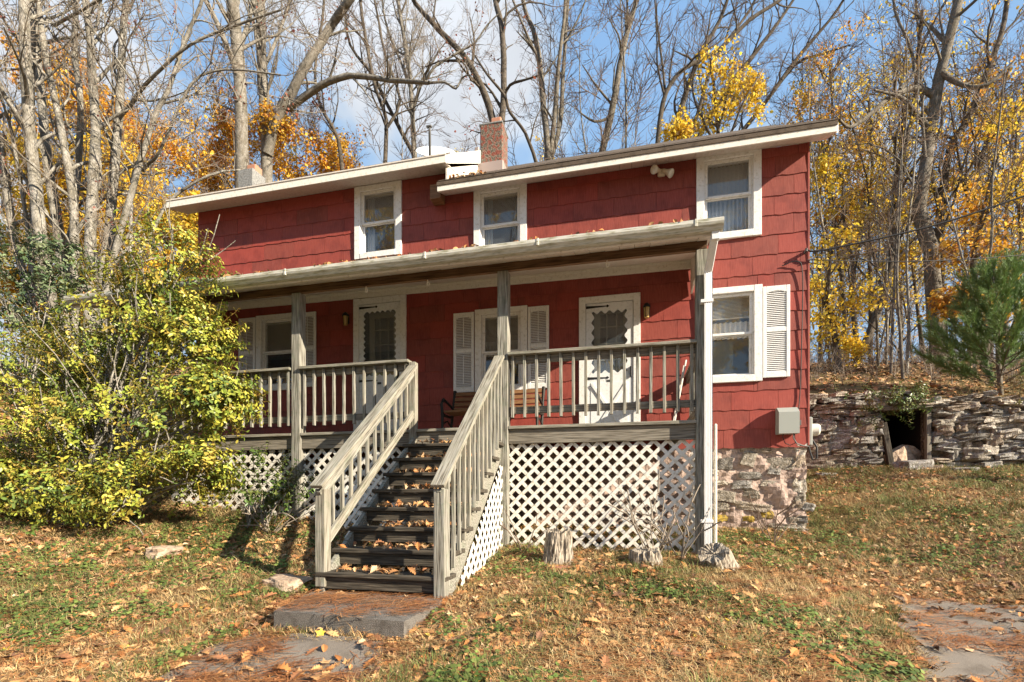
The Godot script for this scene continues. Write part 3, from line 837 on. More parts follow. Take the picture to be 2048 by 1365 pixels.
func make_window(w: Array, k: int) -> void:
	var x0: float = w[0]
	var x1: float = w[1]
	var y0: float = w[2]
	var y1: float = w[3]
	var cx := (x0 + x1) / 2
	var shade: Material = M.white
	var win := branch(house, "window", Vector3(cx, y0, 0))
	var t := 0.105
	# casing proud of the shingles
	slab(win, "side_casing", shade, Vector3(x0, y0, 0.005), Vector3(x0 + t, y1, 0.045))
	slab(win, "side_casing", shade, Vector3(x1 - t, y0, 0.005), Vector3(x1, y1, 0.045))
	slab(win, "head_casing", shade, Vector3(x0 + t, y1 - 0.085, 0.005), Vector3(x1 - t, y1, 0.042))
	slab(win, "sill", shade, Vector3(x0 + t, y0, 0.005), Vector3(x1 - t, y0 + 0.095, 0.05))
	# jambs lining the opening
	var jb := MB.new()
	var ix0 := x0 + t
	var ix1 := x1 - t
	var iy0 := y0 + 0.095
	var iy1 := y1 - 0.085
	jb.box(Vector3(ix0 + 0.008, (iy0 + iy1) / 2, -0.06), Vector3(0.016, iy1 - iy0, 0.13))
	jb.box(Vector3(ix1 - 0.008, (iy0 + iy1) / 2, -0.06), Vector3(0.016, iy1 - iy0, 0.13))
	jb.box(Vector3(cx, iy1 - 0.008, -0.06), Vector3(ix1 - ix0 - 0.034, 0.016, 0.13))
	jb.box(Vector3(cx, iy0 + 0.008, -0.06), Vector3(ix1 - ix0 - 0.034, 0.016, 0.13))
	part(win, "jamb", jb.mesh(), shade)
	# two sashes
	var ym: float = w[4]
	var sw := ix1 - ix0 - 0.034
	part(win, "upper_sash", frame_mesh(sw, iy1 - ym, 0.035, 0.03), M.white, Vector3(cx, (iy1 - 0.016 + ym) / 2, -0.012))
	part(win, "lower_sash", frame_mesh(sw, ym - iy0 + 0.01, 0.035, 0.03), M.white, Vector3(cx, (ym + iy0 + 0.016) / 2, -0.046))
	part(win, "pane", board(Vector3(sw - 0.07, iy1 - ym - 0.07, 0.003), 0), M.glass, Vector3(cx, (iy1 - 0.016 + ym) / 2, -0.012))
	part(win, "pane", board(Vector3(sw - 0.07, ym - iy0 - 0.06, 0.003), 0), M.glass, Vector3(cx, (ym + iy0 + 0.016) / 2, -0.046))
	if w[5] == "blind":
		var low := iy1 - (iy1 - ym) * float(w[6]) if w[6] > 0.0 else iy0 + 0.02
		if w[6] > 0.0:
			var bl := MB.new()
			var yy := iy1 - 0.04
			while yy > low:
				bl.box(Vector3(cx, yy, -0.1), Vector3(sw - 0.03, 0.0015, 0.024), Basis(Vector3.RIGHT, 0.75))
				yy -= 0.019
			bl.box(Vector3(cx, iy1 - 0.03, -0.1), Vector3(sw - 0.02, 0.028, 0.03))
			bl.box(Vector3(cx, low, -0.1), Vector3(sw - 0.03, 0.014, 0.024))
			var o := part(win, "blind", bl.mesh(), M.blind)
			o.set_meta("kind", "stuff")
	if k == 5 or k == 4:
		# a gathered valance low in the upper sash
		folds(win, "valance", Vector3(cx - sw / 2, ym - 0.02, -0.15), Vector3(cx + sw / 2, ym + 0.22, -0.15), 0.02, 9, M.cream)
	if k == 2:
		part(win, "blind", slats(sw - 0.03, iy1 - 0.03, ym + 0.0, cx), M.blind).set_meta("kind", "stuff")
		folds(win, "curtain", Vector3(cx - sw / 2, iy0, -0.16), Vector3(cx + sw / 2, iy1, -0.16), 0.025, 11, M.curtain)
	if k == 0 or k == 1:
		folds(win, "curtain", Vector3(cx - sw / 2, iy0, -0.2), Vector3(cx - sw / 2 + 0.13, iy1, -0.2), 0.015, 3, M.curtain)
		folds(win, "curtain", Vector3(cx + sw / 2 - 0.12, iy0, -0.2), Vector3(cx + sw / 2, iy1, -0.2), 0.015, 3, M.curtain)


func slats(w: float, top: float, low: float, cx: float) -> Mesh:
	var bl := MB.new()
	var yy := top
	while yy > low:
		bl.box(Vector3(cx, yy, -0.1), Vector3(w, 0.0015, 0.024), Basis(Vector3.RIGHT, 0.9))
		yy -= 0.019
	return bl.mesh()


func folds(parent: Node3D, called: String, a: Vector3, b: Vector3, amp: float, count: int, m: Material) -> void:
	var mb := MB.new()
	var n := count * 6
	for k in n:
		var q := []
		for e in [k, k + 1]:
			var t: float = float(e) / n
			var p := Vector3(lerpf(a.x, b.x, t), 0, a.z + amp * sin(t * count * TAU))
			q.append(Vector3(p.x, a.y, p.z))
			q.append(Vector3(p.x, b.y, p.z))
		mb.face([q[0], q[2], q[3], q[1]], Vector3.BACK)
	part(parent, called, mb.mesh(), m)


func make_shutters() -> void:
	for s in [[-6.89, -6.545, 2.87, 4.17], [-5.64, -5.32, 2.88, 4.17], [-2.81, -2.465, 2.65, 3.92], [-1.59, -1.26, 2.65, 3.92], [1.755, 2.1, 2.64, 3.91]]:
		var w: float = s[1] - s[0]
		var h: float = s[3] - s[2]
		var cx: float = (s[0] + s[1]) / 2
		var sh := branch(house, "shutter", Vector3(cx, s[2], 0.02))
		var m: Material = M.shutter
		var z := 0.032
		slab(sh, "stile", m, Vector3(s[0], s[2], 0.018), Vector3(s[0] + 0.045, s[3], 0.046))
		slab(sh, "stile", m, Vector3(s[1] - 0.045, s[2], 0.018), Vector3(s[1], s[3], 0.046))
		var mid: float = s[2] + h * 0.52
		for r in [[s[2], s[2] + 0.075], [mid - 0.03, mid + 0.03], [s[3] - 0.06, s[3]]]:
			slab(sh, "rail", m, Vector3(s[0] + 0.045, r[0], 0.019), Vector3(s[1] - 0.045, r[1], 0.045))
		# louvres, only a few pixels each
		var mb := MB.new()
		for r in [[s[2] + 0.075, mid - 0.03], [mid + 0.03, s[3] - 0.06]]:
			var n := int((r[1] - r[0]) / 0.0255)
			for k in n:
				var yy: float = lerpf(r[0], r[1], (k + 0.5) / n)
				mb.box(Vector3(cx, yy, z), Vector3(w - 0.09, 0.005, 0.027), Basis(Vector3.RIGHT, 0.85))
		# arched head of the upper louvre panel
		for k in 8:
			var t := (k + 0.5) / 8.0 * 2.0 - 1.0
			mb.box(Vector3(cx + t * (w - 0.09) / 2, s[3] - 0.064 - 0.014 * t * t, z + 0.006), Vector3((w - 0.09) / 8, 0.01 + 0.026 * t * t, 0.016))
		if s[0] < 1.0:
			mb.box(Vector3(cx, s[2] + h * 0.28, z + 0.016), Vector3(0.012, h * 0.36, 0.01))
			mb.box(Vector3(cx, s[2] + h * 0.75, z + 0.016), Vector3(0.012, h * 0.36, 0.01))
		part(sh, "louvre_panel", mb.mesh(), m).set_meta("kind", "stuff")
		slab(sh, "backing", M.wall_back, Vector3(s[0] + 0.04, s[2] + 0.05, 0.016), Vector3(s[1] - 0.04, s[3] - 0.05, 0.02), 0)


func scallops(w: float, h: float, nx: int, ny: int, amp: float, bumps_out: bool) -> Array:
	# a closed wavy outline round (0, 0), counter-clockwise
	var pts := []
	var per := 12
	var sides := [[Vector2(-w / 2, -h / 2), Vector2(w / 2, -h / 2), nx], [Vector2(w / 2, -h / 2), Vector2(w / 2, h / 2), ny], [Vector2(w / 2, h / 2), Vector2(-w / 2, h / 2), nx], [Vector2(-w / 2, h / 2), Vector2(-w / 2, -h / 2), ny]]
	for s in sides:
		var d: Vector2 = (s[1] - s[0]).normalized()
		var out := Vector2(d.y, -d.x)
		for k in s[2] * per:
			var t: float = float(k) / (s[2] * per)
			var wv := absf(sin(t * s[2] * PI)) if bumps_out else 0.5 - 0.5 * cos(t * s[2] * TAU + PI)
			pts.append(s[0].lerp(s[1], t) + out * (wv - 0.5) * amp)
	return pts


func make_door(d: Array, far: bool) -> void:
	var x0: float = d[0]
	var x1: float = d[1]
	var y0: float = d[2]
	var y1: float = d[3]
	var cx := (x0 + x1) / 2
	var door := branch(house, "door", Vector3(cx, y0, 0), "white storm door with small scalloped window" if far else "white storm door with wavy-edged window and crossbuck panel")
	var t := 0.1
	var trim: Material = M.white
	slab(door, "side_casing", trim, Vector3(x0, y0, 0.005), Vector3(x0 + t, y1, 0.045))
	slab(door, "side_casing", trim, Vector3(x1 - t, y0, 0.005), Vector3(x1, y1, 0.045))
	slab(door, "head_casing", trim, Vector3(x0 + t, y1 - t, 0.005), Vector3(x1 - t, y1, 0.043))
	# storm door: a ring round the wavy light, and the panel below
	var w := x1 - x0 - 2 * t - 0.012
	var h := y1 - t - y0 - 0.02
	var top := y1 - t - 0.008
	var lh := 1.06 if far else 0.9
	var lw := 0.57 if far else 0.49
	var ly := top - 0.13 - lh / 2
	var lt := top - 0.13 - lh - 0.12
	var loop := scallops(lw, lh, 6 if far else 4, 11 if far else 6, 0.032 if far else 0.042, far)
	var mb := MB.new()
	var hw := w / 2
	var up := top - ly
	var dn := ly - lt
	var rim := []
	for p in loop:
		var s: float = minf(hw / maxf(absf(p.x), 1e-4), (up if p.y > 0 else dn) / maxf(absf(p.y), 1e-4))
		rim.append(p * s)
	for k in loop.size():
		var j := (k + 1) % loop.size()
		var a: Vector2 = loop[k]
		var b: Vector2 = loop[j]
		var e: Vector2 = rim[j]
		var g: Vector2 = rim[k]
		var at := Vector3(cx, ly, 0.03)
		mb.face([at + Vector3(a.x, a.y, 0), at + Vector3(b.x, b.y, 0), at + Vector3(e.x, e.y, 0), at + Vector3(g.x, g.y, 0)], Vector3.BACK)
		mb.face([at + Vector3(a.x, a.y, 0), at + Vector3(b.x, b.y, 0), at + Vector3(b.x, b.y, -0.025), at + Vector3(a.x, a.y, -0.025)], Vector3(-a.x, -a.y, 0))
		# fill the corners of the rim
		if absf(e.x - g.x) > 0.001 and absf(e.y - g.y) > 0.001:
			var cxn := Vector2(hw * signf(e.x + g.x), up if e.y + g.y > 0 else -dn)
			mb.face([at + Vector3(g.x, g.y, 0), at + Vector3(e.x, e.y, 0), at + Vector3(cxn.x, cxn.y, 0)], Vector3.BACK)
	mb.box(Vector3(cx, (lt + y0 + 0.012) / 2, 0.017), Vector3(w, lt - y0 - 0.012, 0.026))
	part(door, "storm_door", mb.mesh(), M.door_white)
	slab(door, "kick_panel", M.door_white, Vector3(cx - w / 2 + 0.07, y0 + 0.05, 0.03), Vector3(cx + w / 2 - 0.07, lt - 0.04, 0.036), 0.002)
	part(door, "pane", board(Vector3(lw + 0.06, lh + 0.06, 0.003), 0), M.glass, Vector3(cx, ly, 0.012))
	# crossbuck boards on the lower panel
	var bx0 := cx - w / 2 + 0.09
	var bx1 := cx + w / 2 - 0.09
	var by0 := y0 + 0.07
	var by1 := lt - 0.06
	beam(door, "crossbuck", M.door_white, Vector3(bx0, by0, 0.042), Vector3(bx1, by1, 0.042), 0.05, 0.012, 0.004, Vector3.UP)
	beam(door, "crossbuck", M.door_white, Vector3(bx0, by1, 0.0445), Vector3(bx1, by0, 0.0445), 0.05, 0.012, 0.004, Vector3.UP)
	# black strap hinges on the left, a handle on the right
	for yy in [top - 0.05, lt + 0.03]:
		var hb := MB.new()
		var L := cx - w / 2
		hb.prism([Vector2(0, -0.02), Vector2(0.3, -0.006), Vector2(0.315, -0.022), Vector2(0.345, 0), Vector2(0.315, 0.022), Vector2(0.3, 0.006), Vector2(0, 0.02)], Vector3(L, yy, 0.031), Vector3(L, yy, 0.037), Vector3.RIGHT, Vector3.UP)
		part(door, "strap_hinge", hb.mesh(), M.black)
	part(door, "handle", board(Vector3(0.025, 0.16, 0.03), 0.006), M.black, Vector3(cx + w / 2 - 0.03, lt + 0.1, 0.045))
	part(door, "door_plate", board(Vector3(0.07, 0.035, 0.004), 0.001), M.screen, Vector3(cx - 0.0, lt - 0.02, 0.034))
	# the inner door with its small panes
	var ib := MB.new()
	var gx := 0.145 if not far else 0.15
	var gy := 0.25
	ib.box(Vector3(cx, (y0 + lt) / 2 + 0.02, -0.1), Vector3(w + 0.01, lt - y0 + 0.04, 0.04))
	part(door, "inner_door", ib.mesh(), M.inner_door)
	var gl := MB.new()
	for k in [-1.5, -0.5, 0.5, 1.5]:
		gl.cbox(Vector3(cx + k * gx + 0.03, ly, -0.09), Vector3(0.02 if absf(k) < 1 else 0.1, lh + 0.2, 0.03), 0.003)
	for k in [-2, -1, 0, 1, 2]:
		gl.cbox(Vector3(cx + 0.03, ly + k * gy, -0.088), Vector3(gx * 3.2, 0.02 if absi(k) < 2 else 0.1, 0.028), 0.003)
	part(door, "muntin", gl.mesh(), M.muntin)
	part(door, "inner_pane", board(Vector3(w, lh + 0.2, 0.003), 0), M.glass, Vector3(cx, ly, -0.1))
	slab(door, "threshold", M.wood[1], Vector3(x0, y0 - 0.035, -0.1), Vector3(x1, y0, 0.06))


# an irregular stone: a subdivided block pushed about by noise
func stone_mesh(k: int) -> Mesh:
	var key := "stone%d" % k
	if cache.has(key):
		return cache[key]
	var mb := MB.new()
	var f := FastNoiseLite.new()
	f.seed = 500 + k
	f.frequency = 1.0
	var n := 4
	var push := func(p: Vector3) -> Vector3:
		var q := p
		var r := Vector3(absf(q.x), absf(q.y), absf(q.z))
		var round_off := pow(pow(r.x, 9) + pow(r.y, 9) + pow(r.z, 9), 1.0 / 9.0)
		q = q / maxf(round_off, 0.001) * maxf(r.x, maxf(r.y, r.z))
		q *= 0.5 * (1.0 + 0.42 * f.get_noise_3d(p.x * 0.9, p.y * 0.9, p.z * 0.9) + 0.2 * f.get_noise_3d(p.x * 2.2, p.y * 2.2, p.z * 2.2 + 5.0))
		return q
	for ax in 3:
		for s in [-1.0, 1.0]:
			for i in n:
				for j in n:
					var q := []
					for e in [[0, 0], [1, 0], [1, 1], [0, 1]]:
						var p := Vector3.ZERO
						p[ax] = s
						p[(ax + 1) % 3] = (i + e[0]) * 2.0 / n - 1.0
						p[(ax + 2) % 3] = (j + e[1]) * 2.0 / n - 1.0
						q.append(push.call(p))
					var hint := Vector3.ZERO
					hint[ax] = s
					mb.face([q[0], q[1], q[2]], hint)
					mb.face([q[0], q[2], q[3]], hint)
	cache[key] = mb.mesh()
	return cache[key]


func rough_slab(x0: float, x1: float, y0: float, y1: float, z: float, amp: float, sd: int) -> Mesh:
	# an uneven upright face with a back
	var f := FastNoiseLite.new()
	f.seed = sd
	f.frequency = 1.0
	var mb := MB.new()
	var nx := int((x1 - x0) / 0.05)
	var ny := int((y1 - y0) / 0.05)
	var at := func(i, j) -> Vector3:
		var x := lerpf(x0, x1, float(i) / nx)
		var y := lerpf(y0, y1, float(j) / ny)
		return Vector3(x, y, z + amp * (f.get_noise_2d(x * 3.0, y * 3.0) + 0.5 * f.get_noise_2d(x * 9.0, y * 9.0)))
	for i in nx:
		for j in ny:
			mb.face([at.call(i, j), at.call(i + 1, j), at.call(i + 1, j + 1), at.call(i, j + 1)], Vector3.BACK)
	mb.box(Vector3((x0 + x1) / 2, (y0 + y1) / 2, z - amp * 1.5 - 0.12), Vector3(x1 - x0, y1 - y0, 0.2))
	return mb.mesh()


func make_foundation() -> void:
	var base := branch(house, "foundation", Vector3(-2.7, 0.3, -0.1), "rubble stone base with flaking pinkish mortar")
	part(base, "mortar", rough_slab(-7.8, 2.29, 0.1, 1.685, -0.015, 0.06, 7), M.mortar)
	slab(base, "side_masonry", M.mortar, Vector3(2.1, 0.1, -6.0), Vector3(2.31, 1.68, -0.3), 0.02)
	slab(base, "side_masonry", M.mortar, Vector3(-7.79, 0.1, -6.0), Vector3(-7.6, 1.68, -0.3), 0.02)
	var r2 := RandomNumberGenerator.new()
	r2.seed = 77
	var y := 0.4
	while y < 1.62:
		var h := r2.randf_range(0.08, 0.21)
		var x := 0.8 + r2.randf() * 0.2
		while x < 2.22:
			var w := r2.randf_range(0.12, 0.48)
			if r2.randf() < 0.78:
				var b := Basis(Vector3.BACK, r2.randf_range(-0.35, 0.12)) * Basis(Vector3.UP, r2.randf_range(-0.3, 0.3))
				b = b.scaled_local(Vector3(minf(w, 2.3 - x), h * r2.randf_range(0.55, 1.0), r2.randf_range(0.08, 0.12)))
				var m: Material = M.moss_stone if y < 0.66 and x < 1.75 and r2.randf() < 0.6 else M.stone[r2.randi() % 6]
				part(base, "stone", stone_mesh(r2.randi() % 12), m, Vector3(x + w / 2, y + h / 2 + r2.randf_range(-0.04, 0.04), r2.randf_range(-0.05, -0.01)), b)
			x += w + r2.randf_range(0.02, 0.14)
		y += h + 0.015
	# rough stones at the free corner
	y = 0.4
	while y < 1.62:
		var h := r2.randf_range(0.1, 0.2)
		var w := r2.randf_range(0.14, 0.24)
		part(base, "stone", stone_mesh(r2.randi() % 12), M.stone[r2.randi() % 6] if r2.randf() < 0.6 else M.mortar, Vector3(2.31 - w * 0.46, y + h / 2, -0.1), Basis(Vector3.BACK, r2.randf_range(-0.1, 0.1)).scaled_local(Vector3(w, h * 1.1, 0.22)))
		y += h


func make_roofs() -> void:
	var P := 0.70
	# x0, x1, eave height (top), eave z
	for q in [[-8.05, -2.79, 6.25, 0.41], [-2.95, 2.56, 5.855, 0.36]]:
		var left: bool = q[0] < -5.0
		var roof := branch(house, "roof", Vector3((q[0] + q[1]) / 2, q[2], 0), "higher roof slope with plain thin edge" if left else "lower roof slope with brown shingle edge")
		var e: float = q[3]
		var y: float = q[2]
		var run := e + 3.0
		var mb := MB.new()
		var o := [Vector2(e, y - 0.02), Vector2(-3, y + P * run - 0.02), Vector2(-6.0 - e, y - 0.02), Vector2(-6.0 - e, y - 0.1), Vector2(-3, y + P * run - 0.12), Vector2(e, y - 0.1)]
		mb.prism(o, Vector3(q[0], 0, 0), Vector3(q[1], 0, 0), Vector3.BACK, Vector3.UP)
		part(roof, "roof_deck", mb.mesh(), M.roof)
		# fascia, drip edge and soffit
		var fz := e + 0.002
		slab(roof, "fascia", M.cream, Vector3(q[0], y - 0.155, fz), Vector3(q[1], y - 0.025, fz + 0.022), 0.003)
		slab(roof, "drip_edge", M.roof if not left else M.vinyl, Vector3(q[0] - 0.005, y - (0.04 if left else 0.072), fz + 0.022), Vector3(q[1] + 0.005, y - 0.018, fz + 0.034), 0.002)
		var sof := branch(house, "soffit", Vector3((q[0] + q[1]) / 2, y - 0.1, 0.2))
		var n := int((q[1] - q[0]) / 0.17)
		for k in n:
			var a: float = lerpf(q[0], q[1], float(k) / n)
			var b: float = lerpf(q[0], q[1], float(k + 1) / n)
			var sb := MB.new()
			var key := "sof%s" % left
			if not cache.has(key):
				var w2 := (b - a) / 2 - 0.002
				var A := Vector2(fz, y - 0.152)
				var B := Vector2(0.0, y - (0.03 if left else 0.0))
				sb.prism([A, B, B + Vector2(0, 0.012), A + Vector2(0, 0.012)], Vector3(-w2, 0, 0), Vector3(w2, 0, 0), Vector3.BACK, Vector3.UP)
				cache[key] = sb.mesh()
			part(sof, "soffit_panel", cache[key], M.vinyl, Vector3((a + b) / 2, 0, 0))
		# shingle tabs along the eave
		var tabs := int((q[1] - q[0]) / 0.305)
		for row in (2 if left else 3):
			for k in tabs:
				var x: float = q[0] + (k + 0.5) * (q[1] - q[0]) / tabs + (0.15 if row % 2 else 0.0)
				if x > q[1] - 0.1 and row % 2:
					continue
				var zz := e + 0.025 - row * 0.12
				var nrm := Vector3(0, 1, P).normalized()
				var b := Basis(Vector3.RIGHT, nrm, Vector3.RIGHT.cross(nrm))
				part(roof, "roof_shingle", board(Vector3((q[1] - q[0]) / tabs - 0.007, 0.018, 0.27), 0.003), M.roof, Vector3(x, y + P * (e - zz + 0.11) + 0.0 + row * 0.005 + (0.014 if not left else -0.004), zz - 0.11), b)
	# white rake board and cornice return where the higher roof ends
	var rk := MB.new()
	rk.prism([Vector2(0.41, 6.09), Vector2(0.41, 6.23), Vector2(-1.4, 6.23 + P * 1.81), Vector2(-1.4, 5.98 + P * 1.81)], Vector3(-2.79, 0, 0), Vector3(-2.76, 0, 0), Vector3.BACK, Vector3.UP)
	var hr: Node3D = house.get_node("roof")
	part(hr, "rake_board", rk.mesh(), M.white)
	var r2 := MB.new()
	r2.prism([Vector2(0.3, 5.98), Vector2(0.2, 5.98), Vector2(-1.6, 5.98 + P * 1.6), Vector2(-1.6, 6.05 + P * 1.6), Vector2(0.3, 6.04)], Vector3(-2.84, 0, 0), Vector3(-2.795, 0, 0), Vector3.BACK, Vector3.UP)
	part(hr, "rake_trim", r2.mesh(), M.vinyl)
	var r3 := MB.new()
	r3.prism([Vector2(0.33, 5.87), Vector2(0.33, 6.08), Vector2(-1.4, 6.02 + P * 1.73), Vector2(-1.4, 5.87 + P * 1.73)], Vector3(-2.83, 0, 0), Vector3(-2.8, 0, 0), Vector3.BACK, Vector3.UP)
	part(hr, "step_board", r3.mesh(), M.vinyl)
	slab(house, "lookout_block", M.bench_wood, Vector3(-3.14, 5.7, 0.02), Vector3(-2.96, 5.93, 0.22))
	var rr := MB.new()
	rr.prism([Vector2(0.355, 5.7), Vector2(0.355, 5.83), Vector2(-3, 5.83 + P * 3.355), Vector2(-3, 5.68 + P * 3.355)], Vector3(2.56, 0, 0), Vector3(2.585, 0, 0), Vector3.BACK, Vector3.UP)
	var lr: Node3D = house.get_node("roof2") if house.has_node("roof2") else hr
	part(lr, "rake_board", rr.mesh(), M.white)
	# painted chimney against the step in the roofs
	var ch := branch(house, "chimney", Vector3(-2.55, 6.9, -1.55), "square chimney with red paint flaking off grey stucco")
	part(ch, "stack", board(Vector3(0.43, 1.1, 0.45), 0.015), M.chimney, Vector3(-2.56, 7.33, -1.5), Basis(Vector3.UP, 0.03))
	slab(ch, "cap", M.cement, Vector3(-2.785, 7.86, -1.735), Vector3(-2.335, 7.9, -1.265), 0.01)
	part(ch, "flue_tile", board(Vector3(0.2, 0.2, 0.2), 0.02), M.flue, Vector3(-2.5, 7.98, -1.5))
	slab(ch, "flashing", M.metal_flash, Vector3(-2.8, 6.85, -1.75), Vector3(-2.32, 7.16, -1.25), 0.01)
	slab(ch, "vent_pipe", M.metal_flash, Vector3(-2.86, 7.1, -1.3), Vector3(-2.78, 7.45, -1.22), 0.01)
	var c2 := branch(house, "chimney", Vector3(-7.35, 7.0, -0.9), "short grey cement chimney with terracotta flue")
	part(c2, "stack", board(Vector3(0.36, 0.6, 0.36), 0.02), M.cement, Vector3(-7.42, 7.13, -0.9))
	part(c2, "flue_tile", board(Vector3(0.2, 0.16, 0.2), 0.015), M.flue, Vector3(-7.38, 7.5, -0.93))


# ---------------------------------------------------------------- porch
const DECK := 1.845
const PZ := 1.67


func make_porch() -> void:
	# roof: sheet, gutter, soffit strip, beam, sloping ceiling
	var pr := branch(house, "porch_roof", Vector3(-3.4, 4.2, 1.0), "low porch roof with leaf-filled gutter")
	var x0 := -7.95
	var x1 := 0.86
	var mb := MB.new()
	mb.prism([Vector2(0.0, 4.66), Vector2(2.08, 3.87), Vector2(2.08, 3.83), Vector2(0.0, 4.6)], Vector3(x0, 0, 0), Vector3(x1, 0, 0), Vector3.BACK, Vector3.UP)
	part(pr, "roof_deck", mb.mesh(), M.roof)
	# k-style gutter
	var g := MB.new()
	var prof := [Vector2(2.06, 3.86), Vector2(2.06, 3.755), Vector2(2.12, 3.755), Vector2(2.135, 3.78), Vector2(2.155, 3.8), Vector2(2.165, 3.825), Vector2(2.165, 3.86), Vector2(2.157, 3.86), Vector2(2.157, 3.828), Vector2(2.147, 3.806), Vector2(2.126, 3.785), Vector2(2.113, 3.763), Vector2(2.068, 3.763), Vector2(2.068, 3.86)]
	g.prism(prof, Vector3(x0, 0, 0), Vector3(0.9, 0, 0), Vector3.BACK, Vector3.UP)
	part(pr, "gutter", g.mesh(), M.gutter)
	var ec := MB.new()
	ec.prism([prof[0], prof[1], prof[2], prof[3], prof[4], prof[5], prof[6]], Vector3(0.9, 0, 0), Vector3(0.906, 0, 0), Vector3.BACK, Vector3.UP)
	part(pr, "gutter_end", ec.mesh(), M.gutter)
	for x in [-6.2, -4.3, -2.4, -1.05, 0.62]:
		slab(pr, "gutter_strap", M.gutter, Vector3(x, 3.79, 2.1), Vector3(x + 0.025, 3.868, 2.171), 0.002)
	slab(pr, "fascia", M.vinyl, Vector3(x0, 3.735, 2.03), Vector3(x1, 3.84, 2.055), 0.003)
	# strip of soffit in short boards between fascia and beam
	var sof := branch(house, "porch_soffit", Vector3(-3.5, 3.75, 1.9))
	var n := 52
	for k in n:
		var a := lerpf(x0, x1, float(k) / n)
		var b := lerpf(x0, x1, float(k + 1) / n)
		var w := b - a - 0.004
		part(sof, "soffit_panel", board(Vector3(w, 0.012, 0.35), 0.002), M.vinyl, Vector3((a + b) / 2, 3.8 + 0.002 * ((k * 7) % 3), 1.885), Basis(Vector3.RIGHT, 0.3))
		slab(pr, "beam", M.beam_wood, Vector3(x0 + 0.1, 3.755, 1.65), Vector3(0.8, 3.885, 1.715))
	var cm := MB.new()
	cm.prism([Vector2(0.02, 4.395), Vector2(1.65, 3.85), Vector2(1.65, 3.87), Vector2(0.02, 4.415)], Vector3(-7.75, 0.09, 0), Vector3(0.8, 0, 0), Vector3.BACK, Vector3.UP)
	part(pr, "ceiling", cm.mesh(), M.cream)
	beam(pr, "ceiling_trim", M.cream, Vector3(-7.75, 4.41, 0.025), Vector3(0.83, 4.325, 0.025), 0.11, 0.03)
	beam(pr, "ceiling_trim", M.cream, Vector3(-7.75, 4.455, 0.05), Vector3(0.83, 4.37, 0.05), 0.03, 0.02)
	# closed end of the porch roof and its tapered side board
	for x in [-7.78, 0.8]:
		var tb := MB.new()
		tb.prism([Vector2(0.03, 4.55), Vector2(1.95, 3.86), Vector2(1.95, 3.8), Vector2(1.0, 3.95), Vector2(0.03, 3.9)], Vector3(x, 0, 0), Vector3(x + 0.025, 0, 0), Vector3.BACK, Vector3.UP)
		part(pr, "gable_board", tb.mesh(), M.cream)
	# hooks under the beam
	for x in [-5.6, -3.42, -2.55, -0.3]:
		var hk := MB.new()
		var pts := []
		var rad := []
		for k in 10:
			var a := -0.6 + k * 0.52
			pts.append(Vector3(x + 0.02 * sin(a), 3.7 - 0.026 * cos(a) * (1.0 if k < 7 else 0.9) - 0.0, 1.69))
			rad.append(0.006)
		pts.push_front(Vector3(x, 3.752, 1.69))
		rad.push_front(0.006)
		hk.tube(pts, rad, 6, true)
		part(pr, "hook", hk.mesh(), M.cream)
	# posts
	for q in [[-4.455, 0.55], [-1.555, 0.25], [0.75, 0.18], [-7.65, 0.8]]:
		part(house, "porch_post", board(Vector3(0.135, 3.75 - q[1], 0.135), 0.008), M.wood_up[2 if q[0] < -3 else 0], Vector3(q[0], (3.75 + q[1]) / 2, PZ - 0.005))
	# deck boards, nosing and rim
	var deck := branch(house, "porch_deck", Vector3(-3.4, DECK, 0.9))
	for k in 12:
		var z := 0.03 + k * 0.1395
		if k < 11:
			slab(deck, "deck_board", pick(M.wood), Vector3(-7.7, DECK - 0.038, z), Vector3(0.75, DECK, z + 0.134))
	for s in [[-7.58, -4.53], [-4.385, -2.79], [-2.79, -1.63], [-1.485, 0.69]]:
		slab(deck, "nosing", M.wood[1], Vector3(s[0], DECK - 0.036, 1.57), Vector3(s[1], DECK + 0.002, 1.73))
		slab(deck, "rim_joist", M.rim_wood, Vector3(s[0], 1.632, 1.655), Vector3(s[1], DECK - 0.037, 1.695))
	# joists under the deck
	for k in 9:
		slab(deck, "joist", M.wood[k % 5], Vector3(-7.5 + k * 1.0, 1.62, 0.02), Vector3(-7.46 + k * 1.0, DECK - 0.04, 1.65))
	# railings
	railing(Vector3(-4.385, 0, PZ), Vector3(-2.79, 0, PZ), 11)
	railing(Vector3(-1.485, 0, PZ), Vector3(0.69, 0, PZ), 15)
	railing(Vector3(-7.58, 0, PZ), Vector3(-4.53, 0, PZ), 21)
	railing(Vector3(0.76, 0, PZ - 0.08), Vector3(0.76, 0, 0.02), 10)
	# lattice skirts
	lattice("lattice_panel", Vector3(0, 0, PZ - 0.02), Vector3.RIGHT, Vector3.UP, [Vector2(-1.48, 0.3), Vector2(0.69, 0.3), Vector2(0.69, 1.63), Vector2(-1.48, 1.63)])
	lattice("lattice_panel", Vector3(0, 0, PZ - 0.02), Vector3.RIGHT, Vector3.UP, [Vector2(-4.38, 0.56), Vector2(-2.72, 0.42), Vector2(-2.72, 1.63), Vector2(-4.38, 1.63)])
	lattice("lattice_panel", Vector3(0, 0, PZ - 0.02), Vector3.RIGHT, Vector3.UP, [Vector2(-6.6, 0.72), Vector2(-4.53, 0.62), Vector2(-4.53, 1.63), Vector2(-6.6, 1.63)])
	lattice("lattice_panel", Vector3(0.8, 0, 0), Vector3.FORWARD, Vector3.UP, [Vector2(-1.6, 0.35), Vector2(-0.05, 0.42), Vector2(-0.05, 1.6), Vector2(-1.6, 1.6)])
	slab(house, "lattice_edge", M.lattice, Vector3(0.9, 0.4, 1.5), Vector3(0.93, 1.82, 1.56), 0.01)


